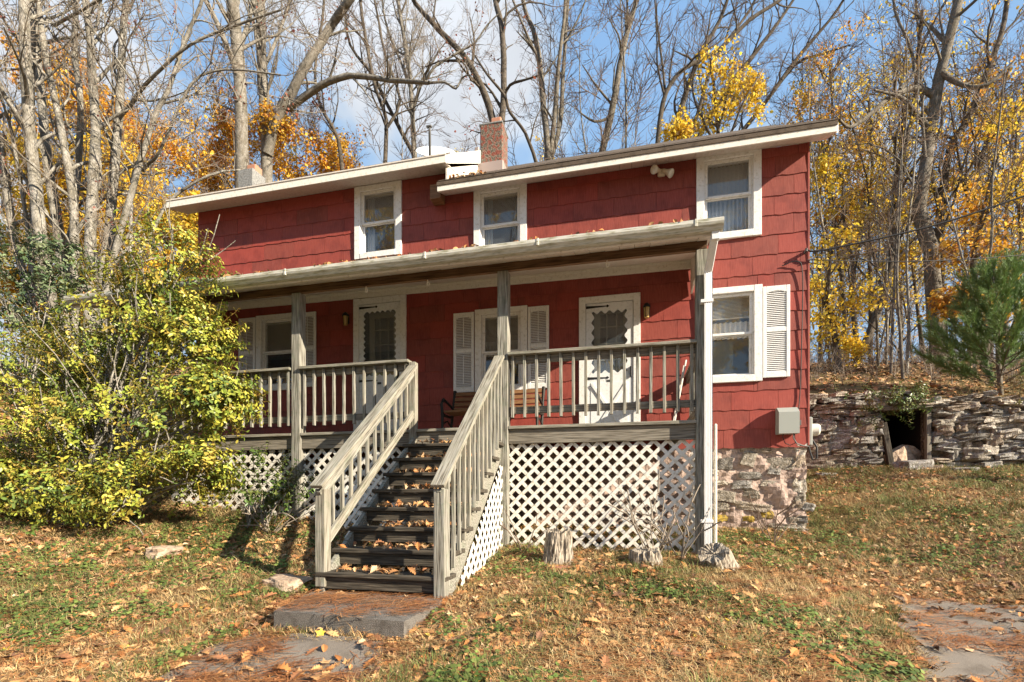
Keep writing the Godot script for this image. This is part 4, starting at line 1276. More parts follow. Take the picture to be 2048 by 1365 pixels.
func railing(a: Vector3, b: Vector3, n: int) -> void:
	var r := branch(house, "railing", (a + b) / 2 + Vector3(0, DECK, 0))
	var along := (b - a).normalized()
	var out := Vector3.BACK if absf(along.x) > 0.5 else Vector3.RIGHT
	var up := func(p: Vector3, y: float, o: float) -> Vector3: return Vector3(p.x, y, p.z) + out * o
	beam(r, "top_cap", M.wood[3], up.call(a, 2.72, 0.03), up.call(b, 2.72, 0.03), 0.036, 0.14)
	beam(r, "upper_rail", M.rim_wood, up.call(a, 2.655, 0.0), up.call(b, 2.655, 0.0), 0.09, 0.036)
	beam(r, "lower_rail", M.rim_wood, up.call(a, 2.04, 0.0), up.call(b, 2.04, 0.0), 0.085, 0.036)
	for k in n:
		var t := (k + 0.35) / (n - 0.3)
		var p := a.lerp(b, t)
		var len := 0.75 + rng.randf_range(-0.008, 0.012)
		part(r, "baluster", board(Vector3(0.034, 0.76, 0.034), 0.004), pick(M.wood_up), up.call(p, 2.7 - len / 2, 0.037), Basis(Vector3.UP, rng.randf_range(-0.05, 0.05)) * Basis(out, rng.randf_range(-0.006, 0.006)))


# crossed slats clipped to a convex outline given in (u, w)
func lattice(called: String, o: Vector3, U: Vector3, W: Vector3, poly: Array, owner: Node3D = null) -> void:
	var mid := Vector2.ZERO
	for p in poly:
		mid += p / poly.size()
	var root: Node3D = owner if owner != null else house
	var lp := branch(root, called, o + U * mid.x + W * mid.y) if owner == null else owner
	var N := U.cross(W)
	var pitch := 0.156
	for dir in 2:
		var d := Vector2(1, 1 if dir == 0 else -1).normalized()
		var nn := Vector2(-d.y, d.x)
		var lo := 1e9
		var hi := -1e9
		for p in poly:
			lo = minf(lo, p.dot(nn))
			hi = maxf(hi, p.dot(nn))
		var step := pitch / sqrt(2.0)
		var c := lo + step * 0.5
		while c < hi:
			var a := -100.0
			var b := 100.0
			for k in poly.size():
				var p: Vector2 = poly[k]
				var q: Vector2 = poly[(k + 1) % poly.size()]
				var inn := Vector2(-(q - p).y, (q - p).x)
				if inn.dot(mid - p) < 0:
					inn = -inn
				var den := inn.dot(d)
				var num := inn.dot(p - nn * c)
				if absf(den) < 1e-6:
					continue
				if den > 0:
					a = maxf(a, num / den)
				else:
					b = minf(b, num / den)
			if b - a > 0.05:
				var A := nn * c + d * a
				var B := nn * c + d * b
				var x := (U * d.x + W * d.y)
				part(lp, "slat", board(Vector3(snappedf(b - a, 0.01), 0.041, 0.007), 0.0), M.lattice, o + U * ((A + B) / 2).x + W * ((A + B) / 2).y + N * (0.004 if dir == 0 else -0.004), Basis(x, N.cross(x), N))
			c += step


# ---------------------------------------------------------------- stairs
func make_stairs() -> void:
	var st := branch(house, "porch_stairs", Vector3(-2.14, 0.15, 2.8), "weathered wooden porch stairs with dark leaf-strewn treads")
	var yk := func(k: float) -> float: return 0.313 + 0.189 * k
	var zk := func(k: float) -> float: return 3.72 - 0.25 * k
	for k in 8:
		var y: float = yk.call(k)
		var z: float = zk.call(k)
		var sl := Basis(Vector3.BACK, rng.randf_range(-0.004, 0.006))
		part(st, "tread", board(Vector3(1.24, 0.04, 0.135), 0.006), pick(M.dark_wood), Vector3(-2.15, y - 0.02, z - 0.0675), sl)
		part(st, "tread", board(Vector3(1.235, 0.04, 0.135), 0.006), pick(M.dark_wood), Vector3(-2.15, y - 0.021, z - 0.209), sl)
		part(st, "riser", board(Vector3(1.12, 0.105, 0.03), 0.004), pick(M.dark_wood), Vector3(-2.15, y - 0.095, z - 0.05))
	# stringers
	for x in [-2.725, -1.6]:
		var mb := MB.new()
		var o := [Vector2(3.69, 0.1), Vector2(3.69, 0.265), Vector2(1.7, 1.77), Vector2(1.7, 1.46), Vector2(3.35, 0.12)]
		mb.prism(o, Vector3(x - 0.02, 0, 0), Vector3(x + 0.02, 0, 0), Vector3.BACK, Vector3.UP)
		part(st, "stringer", mb.mesh(), M.wood[2])
	slab(st, "stair_brace", M.dark_wood[0], Vector3(-2.4, 0.05, 3.5), Vector3(-2.33, 0.25, 3.56))
	# newels
	part(st, "newel", board(Vector3(0.1, 0.88, 0.1), 0.006), M.wood_up[1], Vector3(-2.73, 0.62, 3.66))
	part(st, "newel", board(Vector3(0.1, 0.96, 0.1), 0.006), M.wood_up[4], Vector3(-1.585, 0.575, 3.68))
	part(st, "newel", board(Vector3(0.09, 1.15, 0.09), 0.006), M.wood_up[3], Vector3(-2.745, 2.13, 1.7))
	# hand rails: a wide cap on edge boards
	for s in [-1, 1]:
		var x := -2.73 if s < 0 else -1.585
		var a := Vector3(x, 1.075, 3.76)
		var b := Vector3(x, 2.645 if s < 0 else 2.69, 1.74 if s < 0 else 1.76)
		var d := (b - a).normalized()
		beam(st, "hand_rail", M.wood[3], a, b, 0.038, 0.125, 0.005)
		beam(st, "rail_board", M.wood[0], a + Vector3(0.0, -0.075, -0.05), b + Vector3(0.0, -0.075, 0.0), 0.085, 0.036, 0.004)
		if s < 0:
			beam(st, "lower_rail", M.wood[1], a + Vector3(0.0, -0.55, -0.08), b + Vector3(0.0, -0.6, 0.0), 0.085, 0.036, 0.004)
		var n := 13 if s > 0 else 12
		for k in n:
			var t := (k + 0.9) / (n + 0.6)
			var p := a.lerp(b, t)
			var len := 0.92 if s > 0 else 0.67
			part(st, "baluster", board(Vector3(0.034, len, 0.034), 0.004), pick(M.wood_up), Vector3(x + (0.037 if s > 0 else -0.037), p.y - 0.03 - len / 2 + rng.randf_range(-0.01, 0.01), p.z), Basis(Vector3.UP, rng.randf_range(-0.06, 0.06)))
	# lattice closing the side under the stringer
	lattice("lattice_panel", Vector3(-1.56, 0, 0), Vector3.FORWARD, Vector3.UP, [Vector2(-3.35, 0.14), Vector2(-3.2, 0.26), Vector2(-1.74, 1.42), Vector2(-1.74, 0.33)])


# ---------------------------------------------------------------- stone wall on the bank
func make_retaining_wall() -> void:
	var wall := thing("stone_wall", "dry rubble stone retaining wall with a dark timber-framed opening", "wall", Vector3(5.5, 1.5, WALL_Z))
	var r2 := RandomNumberGenerator.new()
	r2.seed = 41
	var top := func(x: float) -> float: return 3.05 - 0.05 * maxf(0.0, x - 3.5) + 0.05 * sin(x * 3.1) + 0.03 * sin(x * 7.7)
	# core behind the stones, broken by the opening
	for s in [[1.6, 4.86], [5.6, 10.5]]:
		part(wall, "earth_core", rough_slab(s[0], s[1], 1.2, 2.72, WALL_Z + 0.08, 0.05, 19), M.old_mortar)
	part(wall, "earth_core", rough_slab(1.6, 10.5, 2.7, 2.85, WALL_Z + 0.07, 0.04, 23), M.old_mortar)
	# dark recess: side cheeks, roof and back
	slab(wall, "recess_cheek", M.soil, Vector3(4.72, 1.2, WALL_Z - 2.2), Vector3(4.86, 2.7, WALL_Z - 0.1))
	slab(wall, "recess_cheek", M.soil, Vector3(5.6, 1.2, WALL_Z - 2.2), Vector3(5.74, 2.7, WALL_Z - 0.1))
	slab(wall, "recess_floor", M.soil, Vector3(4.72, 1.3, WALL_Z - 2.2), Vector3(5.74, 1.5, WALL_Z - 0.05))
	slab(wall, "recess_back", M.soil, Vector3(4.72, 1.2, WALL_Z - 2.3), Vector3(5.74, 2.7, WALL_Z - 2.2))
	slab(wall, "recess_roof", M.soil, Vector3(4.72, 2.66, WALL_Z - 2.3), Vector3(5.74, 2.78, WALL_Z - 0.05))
	var y := 1.4
	while y < 3.1:
		var h := r2.randf_range(0.05, 0.14)
		var x := 2.45 + r2.randf() * 0.15
		while x < 7.9:
			var w := r2.randf_range(0.1, 0.34) if r2.randf() < 0.7 else r2.randf_range(0.3, 0.55)
			var c := x + w / 2
			var t: float = top.call(c)
			var hh := h * (1.0 if r2.randf() < 0.75 else 1.7)
			if y + h < t + 0.06 and (c + w * 0.42 < 4.86 or c - w * 0.42 > 5.6 or y > 2.7):
				var b := Basis(Vector3.BACK, r2.randf_range(-0.16, 0.16)) * Basis(Vector3.UP, r2.randf_range(-0.3, 0.3)) * Basis(Vector3.RIGHT, r2.randf_range(-0.25, 0.25))
				b = b.scaled_local(Vector3(w * 1.1, hh * r2.randf_range(0.95, 1.2), r2.randf_range(0.2, 0.34)))
				part(wall, "stone", stone_mesh(r2.randi() % 12), M.stone[r2.randi() % 6], Vector3(c, y + hh / 2 + r2.randf_range(-0.03, 0.03), WALL_Z + 0.1 + r2.randf_range(-0.07, 0.06)), b)
			x += w * 0.97
		y += h * 0.98
	# timber frame of the opening
	beam(wall, "frame_post", M.dark_wood[1], Vector3(4.98, 1.35, WALL_Z + 0.22), Vector3(4.84, 2.45, WALL_Z + 0.14), 0.1, 0.1, 0.008, Vector3.BACK)
	beam(wall, "frame_post", M.rim_wood, Vector3(5.58, 1.4, WALL_Z + 0.2), Vector3(5.6, 2.76, WALL_Z + 0.14), 0.1, 0.08, 0.008, Vector3.BACK)
	beam(wall, "lintel", M.rim_wood, Vector3(4.8, 2.71, WALL_Z + 0.2), Vector3(5.66, 2.75, WALL_Z + 0.2), 0.08, 0.12, 0.008)
	# fallen stones in the opening
	for q in [[5.18, 1.72, 0.0, 0.5, 0.42, 0.3, 0.5], [5.42, 1.78, -0.2, 0.42, 0.4, 0.3, -0.4], [5.25, 1.52, 0.32, 0.6, 0.3, 0.45, 0.1], [5.5, 1.46, 0.4, 0.4, 0.14, 0.3, 0.3]]:
		var rk := thing("fallen_rock", ["pointed tan rock leaning in the wall opening", "tan rock behind the pointed one in the wall opening", "broad grey rock spilling from the wall opening", "flat low stone beside the broad grey rock"][names.get("fallen_rock", -1) + 1], "rock", Vector3(q[0], q[1] - q[4] * 0.45, WALL_Z + q[2]))
		part(rk, "stone", stone_mesh(int(q[3] * 37) % 8), M.tan_rock if q[3] < 0.55 else M.stone[5], Vector3(q[0], q[1], WALL_Z + q[2]), (Basis(Vector3.BACK, q[6]) * Basis(Vector3.UP, 0.4)).scaled_local(Vector3(q[3], q[4], q[5])))


# ---------------------------------------------------------------- small things
func make_small_things() -> void:
	# concrete landing below the stairs
	var pad := MB.new()
	pad.prism([Vector2(-1.54, 3.5), Vector2(-1.53, 4.51), Vector2(-2.62, 4.44), Vector2(-2.86, 3.5)], Vector3(0, -0.2, 0), Vector3(0, 0.135, 0), Vector3.RIGHT, Vector3.BACK)
	var po := structure("concrete_landing", pad.mesh(), M.pad)
	describe(po, "rough concrete landing slab at the foot of the stairs", "slab", "", "thing")
	# downspout
	var ds := branch(house, "downspout", Vector3(0.83, 0.45, 1.83), "white corrugated downspout on the porch corner")
	var prof := []
	for e in [[0.04, -0.03], [0.04, 0.03]]:
		prof.append(Vector2(e[0], e[1]))
	for k in 7:
		prof.append(Vector2(0.032 - k * 0.0107, 0.03 if k % 2 else 0.023))
	prof.append(Vector2(-0.04, 0.03))
	prof.append(Vector2(-0.04, -0.03))
	var d := MB.new()
	d.prism(prof, Vector3(0.803, 0.42, 1.79), Vector3(0.803, 3.5, 1.79), Vector3.RIGHT, Vector3.BACK)
	part(ds, "pipe", d.mesh(), M.downspout)
	beam(ds, "elbow", M.downspout, Vector3(0.803, 3.47, 1.79), Vector3(0.825, 3.7, 2.06), 0.06, 0.08, 0.006, Vector3.FORWARD)
	slab(ds, "outlet", M.downspout, Vector3(0.795, 3.67, 2.04), Vector3(0.875, 3.77, 2.1), 0.004)
	for y in [3.12, 0.7]:
		slab(ds, "strap", M.downspout, Vector3(0.72, y, 1.755), Vector3(0.85, y + 0.035, 1.826), 0.002)
	# wall lanterns
	for q in [[-4.72, 3.97, "black wall lantern beside the scalloped far door"], [0.19, 3.69, "black wall lantern beside the wavy-window door"]]:
		var ln := thing("wall_lantern", q[2], "lantern", Vector3(q[0], q[1] - 0.1, 0.02), "porch wall lanterns")
		part(ln, "back_plate", board(Vector3(0.07, 0.16, 0.02), 0.006), M.black, Vector3(q[0], q[1] + 0.02, 0.022))
		var hd := MB.new()
		hd.lathe(Vector3(q[0], q[1] + 0.06, 0.085), Vector3.UP, [Vector2(0.052, -0.01), Vector2(0.056, 0.0), Vector2(0.045, 0.03), Vector2(0.02, 0.055), Vector2(0.0, 0.06)], 12)
		part(ln, "hood", hd.mesh(), M.black)
		var gl := MB.new()
		gl.lathe(Vector3(q[0], q[1] - 0.1, 0.085), Vector3.UP, [Vector2(0.0, 0.0), Vector2(0.035, 0.002), Vector2(0.045, 0.15)], 10)
		part(ln, "glass", gl.mesh(), M.amber)
		var cg := MB.new()
		for k in 4:
			var a := TAU * k / 4 + 0.4
			cg.tube([Vector3(q[0] + 0.037 * cos(a), q[1] - 0.1, 0.085 + 0.037 * sin(a)), Vector3(q[0] + 0.049 * cos(a), q[1] + 0.055, 0.085 + 0.049 * sin(a))], [0.004, 0.004], 5, true)
		part(ln, "cage", cg.mesh(), M.black)
		part(ln, "bulb", board(Vector3(0.03, 0.07, 0.03), 0.012), M.lens, Vector3(q[0], q[1] - 0.03, 0.085))
	# flood light with two lamps
	var fl := thing("flood_light", "cream twin flood light under the lower eave", "light", Vector3(0.4, 5.7, 0.02))
	part(fl, "junction_box", board(Vector3(0.11, 0.1, 0.06), 0.015), M.lamp_cream, Vector3(0.4, 5.7, 0.04))
	for s in [[-1.0, Vector3(-0.55, -0.25, 0.75)], [1.0, Vector3(0.65, -0.55, 0.3)]]:
		var at := Vector3(0.4 + s[0] * 0.045, 5.71 - (0.02 if s[0] > 0 else 0.0), 0.09)
		var lm := MB.new()
		lm.lathe(at, s[1], [Vector2(0.0, -0.03), Vector2(0.025, -0.025), Vector2(0.03, 0.03), Vector2(0.04, 0.05), Vector2(0.062, 0.11), Vector2(0.062, 0.118)], 16)
		part(fl, "lamp_head", lm.mesh(), M.lamp_cream)
		var le := MB.new()
		le.lathe(at, s[1], [Vector2(0.06, 0.112), Vector2(0.03, 0.124), Vector2(0.0, 0.126)], 16)
		part(fl, "lens", le.mesh(), M.lens)
	# grey utility box on the wall, and the meter round the corner
	var ub := thing("utility_box", "grey green plastic utility box on the red wall", "box", Vector3(2.05, 1.84, 0.02))
	var bx := MB.new()
	bx.prism([Vector2(0.02, 1.86), Vector2(0.02, 2.2), Vector2(0.09, 2.205), Vector2(0.2, 2.13), Vector2(0.2, 2.1), Vector2(0.2, 1.87), Vector2(0.2, 1.84), Vector2(0.04, 1.84)], Vector3(1.92, 0, 0), Vector3(2.175, 0, 0), Vector3.BACK, Vector3.UP)
	part(ub, "cover", bx.mesh(), M.box_grey)
	slab(ub, "latch", M.grey_cable, Vector3(2.19, 1.95, 0.1), Vector3(2.205, 2.02, 0.16))
	var cb := MB.new()
	cb.tube([Vector3(2.0, 1.84, 0.1), Vector3(1.99, 1.8, 0.1), Vector3(2.03, 1.72, 0.07), Vector3(2.1, 1.69, 0.05), Vector3(2.16, 1.72, 0.06), Vector3(2.14, 1.84, 0.1)], [0.006, 0.006, 0.006, 0.006, 0.006, 0.006], 6)
	part(ub, "lead", cb.mesh(), M.cable)
	var c3 := MB.new()
	c3.tube([Vector3(2.12, 1.84, 0.12), Vector3(2.12, 1.78, 0.12), Vector3(2.17, 1.71, 0.09), Vector3(2.26, 1.68, 0.06), Vector3(2.33, 1.67, 0.04)], [0.009, 0.009, 0.009, 0.009, 0.009], 6)
	part(ub, "lead", c3.mesh(), M.grey_cable)
	var em := thing("electric_meter", "cream round electric meter on the side wall corner", "meter", Vector3(2.33, 1.7, -0.2))
	part(em, "meter_box", board(Vector3(0.1, 0.4, 0.24), 0.012), M.box_grey, Vector3(2.385, 1.9, -0.25))
	var dial := MB.new()
	dial.lathe(Vector3(2.43, 1.93, -0.25), Vector3.RIGHT, [Vector2(0.085, 0.0), Vector2(0.085, 0.1), Vector2(0.07, 0.125), Vector2(0.0, 0.13)], 18)
	part(em, "dial", dial.mesh(), M.meter)
	var ec := MB.new()
	ec.tube([Vector3(2.4, 1.72, -0.2), Vector3(2.42, 1.62, -0.2), Vector3(2.45, 1.5, -0.18), Vector3(2.5, 1.52, -0.17), Vector3(2.5, 1.68, -0.18), Vector3(2.44, 1.8, -0.2)], [0.014, 0.014, 0.014, 0.014, 0.014, 0.014], 8)
	part(em, "conduit", ec.mesh(), M.cable)
	# service wires
	var wire := func(called: String, label: String, pts: Array, r: float, m: Material) -> void:
		var w := MB.new()
		var rr := []
		var smooth := []
		for k in pts.size() - 1:
			for j in 8:
				var t := j / 8.0
				var p: Vector3 = pts[k]
				var q: Vector3 = pts[k + 1]
				smooth.append(p.cubic_interpolate(q, pts[maxi(k - 1, 0)], pts[mini(k + 2, pts.size() - 1)], t))
		smooth.append(pts[-1])
		for p in smooth:
			rr.append(r)
		w.tube(smooth, rr, 6, true)
		var o := MeshInstance3D.new()
		o.name = numbered(called)
		o.mesh = w.mesh()
		o.material_override = m
		add_child(o)
		describe(o, label, "cable")
	wire.call("drop_cable", "black cable running down the red wall corner to the box", [Vector3(2.0, 4.18, 0.03), Vector3(2.18, 4.21, 0.06), Vector3(2.255, 4.05, 0.04), Vector3(2.25, 3.2, 0.03), Vector3(2.22, 2.3, 0.03), Vector3(2.15, 2.08, 0.1)], 0.007, M.cable)
	wire.call("overhead_cable", "thick black service cable rising from the house to the right", [Vector3(2.3, 4.35, 0.06), Vector3(2.6, 4.32, 0.1), Vector3(4.2, 4.55, 0.2), Vector3(6.5, 5.3, 0.4), Vector3(12, 7.6, 1.0)], 0.012, M.cable)
	wire.call("overhead_cable", "thin black wire below the thick service cable", [Vector3(2.31, 4.22, 0.05), Vector3(4.5, 4.2, -0.4), Vector3(8.0, 4.6, -1.2), Vector3(13, 5.6, -2.5)], 0.006, M.cable)
	var ins := thing("insulator", "small grey insulator holding the wires at the corner", "insulator", Vector3(2.28, 4.3, 0.02))
	part(ins, "bracket", board(Vector3(0.02, 0.04, 0.08), 0.003), M.grey_cable, Vector3(2.29, 4.34, 0.045))
	var spool := MB.new()
	spool.lathe(Vector3(2.29, 4.32, 0.085), Vector3.UP, [Vector2(0.0, 0.0), Vector2(0.02, 0.0), Vector2(0.013, 0.02), Vector2(0.02, 0.04), Vector2(0.0, 0.04)], 10)
	part(ins, "spool", spool.mesh(), M.grey_cable)
	# satellite dish on the roof
	var sd := thing("satellite_dish", "white satellite dish on the higher roof edge", "dish", Vector3(-3.2, 6.45, -0.1))
	var ax := Vector3(0.25, 0.68, 0.69).normalized()
	var dm := MB.new()
	var c := Vector3(-3.25, 6.75, -0.3)
	dm.lathe(c, ax, [Vector2(0.0, 0.0), Vector2(0.12, 0.006), Vector2(0.24, 0.03), Vector2(0.32, 0.06), Vector2(0.33, 0.058), Vector2(0.32, 0.045), Vector2(0.24, 0.015), Vector2(0.12, -0.01), Vector2(0.0, -0.015)], 36)
	part(sd, "reflector", dm.mesh(), M.dish)
	var ar := MB.new()
	ar.tube([c + Vector3(0.02, -0.2, 0.3), c + Vector3(0.1, 0.02, 0.5), c + Vector3(0.1, 0.1, 0.5)], [0.02, 0.02, 0.015], 8, true)
	part(sd, "feed_arm", ar.mesh(), M.grey_cable)
	part(sd, "receiver", board(Vector3(0.09, 0.035, 0.05), 0.008), M.grey_cable, c + Vector3(0.09, 0.12, 0.5))
	part(sd, "mast", board(Vector3(0.05, 0.5, 0.05), 0.006), M.grey_cable, c + Vector3(0, -0.25, -0.02))
	# bench against the wall
	var bn := thing("bench", "slatted wooden bench with dark iron ends on the porch", "bench", Vector3(-2.03, DECK, 0.4))
	for k in 5:
		slab(bn, "seat_slat", M.bench_wood, Vector3(-2.72, 2.225, 0.3 + k * 0.085), Vector3(-1.34, 2.25, 0.375 + k * 0.085))
	for k in 4:
		part(bn, "back_slat", board(Vector3(1.38, 0.065, 0.022), 0.003), M.bench_wood, Vector3(-2.03, 2.33 + k * 0.085, 0.26 - k * 0.028), Basis(Vector3.RIGHT, -0.3))
	for x in [-2.74, -1.32]:
		var en := MB.new()
		en.tube([Vector3(x, DECK, 0.75), Vector3(x, 2.0, 0.7), Vector3(x, 2.2, 0.7), Vector3(x, 2.34, 0.74), Vector3(x, 2.42, 0.66), Vector3(x, 2.4, 0.5), Vector3(x, 2.36, 0.3)], [0.028, 0.02, 0.024, 0.022, 0.024, 0.02, 0.02], 7, true)
		en.tube([Vector3(x, DECK, 0.24), Vector3(x, 2.05, 0.32), Vector3(x, 2.22, 0.28), Vector3(x, 2.45, 0.22), Vector3(x, 2.64, 0.15)], [0.028, 0.02, 0.024, 0.02, 0.03], 7, true)
		en.tube([Vector3(x, 2.2, 0.72), Vector3(x, 2.19, 0.5), Vector3(x, 2.21, 0.26)], [0.022, 0.022, 0.022], 6)
		en.tube([Vector3(x, 2.05, 0.7), Vector3(x, 2.12, 0.5), Vector3(x, 2.05, 0.32)], [0.013, 0.013, 0.013], 5)
		part(bn, "iron_end", en.mesh(), M.iron)
	# loose white lattice leaning behind the stairs, and a leaning white ladder end by the porch corner
	var ll := thing("loose_lattice", "loose crooked piece of white lattice leaning under the stair rail", "lattice", Vector3(-3.1, 0.45, 2.2))
	var lb := Basis(Vector3(0, 0, 1), 0.25) * Basis(Vector3.RIGHT, -0.35)
	lattice("", Vector3(-3.35, 0.42, 2.3), lb.x, lb.y, [Vector2(0, 0), Vector2(0.95, 0), Vector2(0.95, 0.75), Vector2(0, 0.75)], ll)
	var lad := thing("folded_chair", "white folded frame leaning in the porch corner", "chair", Vector3(0.6, DECK, 0.3))
	for k in 2:
		beam(lad, "side_rail", M.lattice, Vector3(0.5 + 0.0, DECK, 0.55 + k * 0.3), Vector3(0.68, DECK + 0.95, 0.35 + k * 0.3), 0.03, 0.02, 0.004, Vector3.BACK)
	for k in 3:
		beam(lad, "rung", M.lattice, Vector3(0.55 + k * 0.04, DECK + 0.25 + k * 0.22, 0.5 - k * 0.05), Vector3(0.55 + k * 0.04, DECK + 0.25 + k * 0.22, 0.8 - k * 0.05), 0.02, 0.02, 0.003)
	# tree stumps and an upright round
	stump("tree_stump", "pale hollow rotted stump in front of the lattice", Vector3(-0.8, 0, 2.3), 0.13, 0.33, Vector3(0.05, 1, 0.05), 3)
	stump("tree_stump", "low splintered stump under bare twigs before the lattice", Vector3(0.14, 0, 2.3), 0.14, 0.14, Vector3(-0.1, 1, 0.1), 5)
	stump("tree_stump", "tilted grey stump with growth rings at the downspout foot", Vector3(0.88, 0, 2.1), 0.155, 0.24, Vector3(-0.3, 0.8, 0.55), 8, 0.3)
	# rocks and a brick in the lawn
	for q in [[-3.14, 3.62, 0.36, 0.12, 0.3, "flat tan rock in the lawn beside the bottom step", "tan"], [-4.9, 3.3, 0.3, 0.14, 0.22, "pale stone half sunk under the yellow shrub edge", "tan"], [3.6, -3.2, 0.34, 0.06, 0.2, "grey flat stone in the grass below the stone wall", ""], [5.9, -3.3, 0.42, 0.1, 0.25, "dark stone in the grass below the wall opening", ""]]:
		var p := on_ground(q[0], q[1])
		var rk := thing("rock", q[5], "rock", p)
		part(rk, "stone", stone_mesh(int(q[2] * 100) % 8), M.tan_rock if q[6] == "tan" else M.stone[5], p + Vector3(0, q[3] * 0.15, 0), Basis(Vector3.UP, q[0]).scaled_local(Vector3(q[2], q[3], q[4])))
	var bp := on_ground(-0.72, 2.62)
	var br := thing("brick", "red brick half buried before the hollow stump", "brick", bp)
	part(br, "block", board(Vector3(0.2, 0.06, 0.09), 0.008), M.brick, bp + Vector3(0, 0.01, 0), Basis(Vector3.UP, 0.15) * Basis(Vector3.BACK, 0.06))


func stump(called: String, label: String, at: Vector3, r: float, h: float, axis: Vector3, sd: int, rough := 0.6) -> void:
	var f := FastNoiseLite.new()
	f.seed = sd
	f.frequency = 1.0
	axis = axis.normalized()
	var p := on_ground(at.x, at.z, -0.08)
	var st := thing(called, label, "stump", p)
	var x := axis.cross(Vector3.BACK).normalized()
	var z := x.cross(axis)
	var mb := MB.new()
	var rows := 12
	var n := 54
	var ring := []
	for j in rows:
		var t := float(j) / (rows - 1)
		var one := []
		for k in n:
			var a := TAU * k / n
			var rr := r * (1.35 - 0.5 * t + 0.12 * t * t) * (1.0 + 0.4 * rough * f.get_noise_2d(cos(a) * 2.0, sin(a) * 2.0) + 0.3 * rough * f.get_noise_3d(cos(a) * 6.0, sin(a) * 6.0, t * 1.5))
			var top := h + 0.08 + 0.55 * rough * h * f.get_noise_2d(cos(a) * 2.5 + 7.0, sin(a) * 2.5)
			one.append(p + axis * (top * t) + (x * cos(a) + z * sin(a)) * rr)
		ring.append(one)
	for j in rows - 1:
		for k in n:
			var k2 := (k + 1) % n
			mb.face([ring[j][k], ring[j][k2], ring[j + 1][k2], ring[j + 1][k]], ring[j][k] - p - axis * (ring[j][k] - p).dot(axis))
	part(st, "trunk", mb.mesh(), M.old_wood)
	var tb := MB.new()
	for q in 4:
		for k in n:
			var k2 := (k + 1) % n
			var c: Vector3 = p + axis * (h + 0.06)
			var s0 := 1.0 - q * 0.25
			var s1 := 1.0 - (q + 1) * 0.25
			var dip := func(v0: Vector3, s: float, a: int) -> Vector3: return c.lerp(v0, s) + axis * 0.025 * f.get_noise_2d(s * 6.0 + cos(TAU * a / n), sin(TAU * a / n)) * (1.0 if s < 0.99 else 0.0)
			mb = tb
			tb.face([dip.call(ring[rows - 1][k], s0, k), dip.call(ring[rows - 1][k2], s0, k2), dip.call(ring[rows - 1][k2], s1, k2), dip.call(ring[rows - 1][k], s1, k)], axis)
	part(st, "cut_face", tb.mesh(), M.old_wood)


# ---------------------------------------------------------------- trees
const LEAF := [Vector2(0, 0), Vector2(-0.34, 0.3), Vector2(-0.3, 0.68), Vector2(0, 1), Vector2(0.3, 0.68), Vector2(0.34, 0.3)]
const OVAL := [Vector2(0, 0), Vector2(-0.2, 0.25), Vector2(-0.23, 0.55), Vector2(-0.12, 0.85), Vector2(0, 1), Vector2(0.12, 0.85), Vector2(0.23, 0.55), Vector2(0.2, 0.25)]


func rand_dir(r: RandomNumberGenerator) -> Vector3:
	return Vector3(r.randfn(), r.randfn(), r.randfn()).normalized()


# a spray of fine twigs growing up its own y, one metre long
func spray_mesh(k: int) -> Mesh:
	var key := "spray%d" % k
	if cache.has(key):
		return cache[key]
	var r := RandomNumberGenerator.new()
	r.seed = 300 + k
	var mb := MB.new()
	var main := [Vector3.ZERO]
	for j in 4:
		main.append(main[-1] + Vector3(r.randf_range(-0.07, 0.07), 0.25, r.randf_range(-0.07, 0.07)))
	mb.tube(main, [0.011, 0.0095, 0.008, 0.006, 0.003], 3)
	for j in 11:
		var t := r.randf_range(0.08, 0.92)
		var i := int(t * 4)
		var p: Vector3 = main[i].lerp(main[i + 1], t * 4 - i)
		var a := r.randf() * TAU
		var d := Vector3(cos(a) * 0.75, 0.7, sin(a) * 0.75).normalized()
		var L := r.randf_range(0.25, 0.6) * (1.15 - t * 0.6)
		var q := p + d * L * 0.5 + rand_dir(r) * 0.04
		var e := q + (d + Vector3(0, 0.35, 0)).normalized() * L * 0.5
		mb.tube([p, q, e], [0.006, 0.0048, 0.0025], 3)
		if r.randf() < 0.8:
			var d2 := (d + rand_dir(r) * 0.9).normalized()
			mb.tube([q, q + d2 * L * 0.45], [0.0042, 0.0022], 3)
	cache[key] = mb.mesh()
	return cache[key]


# leaves scattered loosely through half a metre
func clump_mesh(k: int, count: int, size: float, spread: float) -> Mesh:
	var key := "clump%d %d %.2f" % [k, count, size]
	if cache.has(key):
		return cache[key]
	var r := RandomNumberGenerator.new()
	r.seed = 700 + k
	var mb := MB.new()
	mb.tinted = true
	for j in count:
		var p := rand_dir(r) * spread * pow(r.randf(), 0.45)
		p.y *= 0.75
		var d := (rand_dir(r) + Vector3(0, -0.55, 0)).normalized()
		var x := d.cross(rand_dir(r)).normalized()
		var s := size * r.randf_range(0.65, 1.25)
		var v := r.randf_range(0.72, 1.15)
		mb.tint = Color(v, v * r.randf_range(0.88, 1.06), v)
		mb.leaf(p, d * s, x * s, LEAF, r.randf_range(0.1, 0.5))
	cache[key] = mb.mesh()
	return cache[key]


func aim(y: Vector3, r: RandomNumberGenerator) -> Basis:
	y = y.normalized()
	var x := y.cross(rand_dir(r)).normalized()
	return Basis(x, y, x.cross(y))


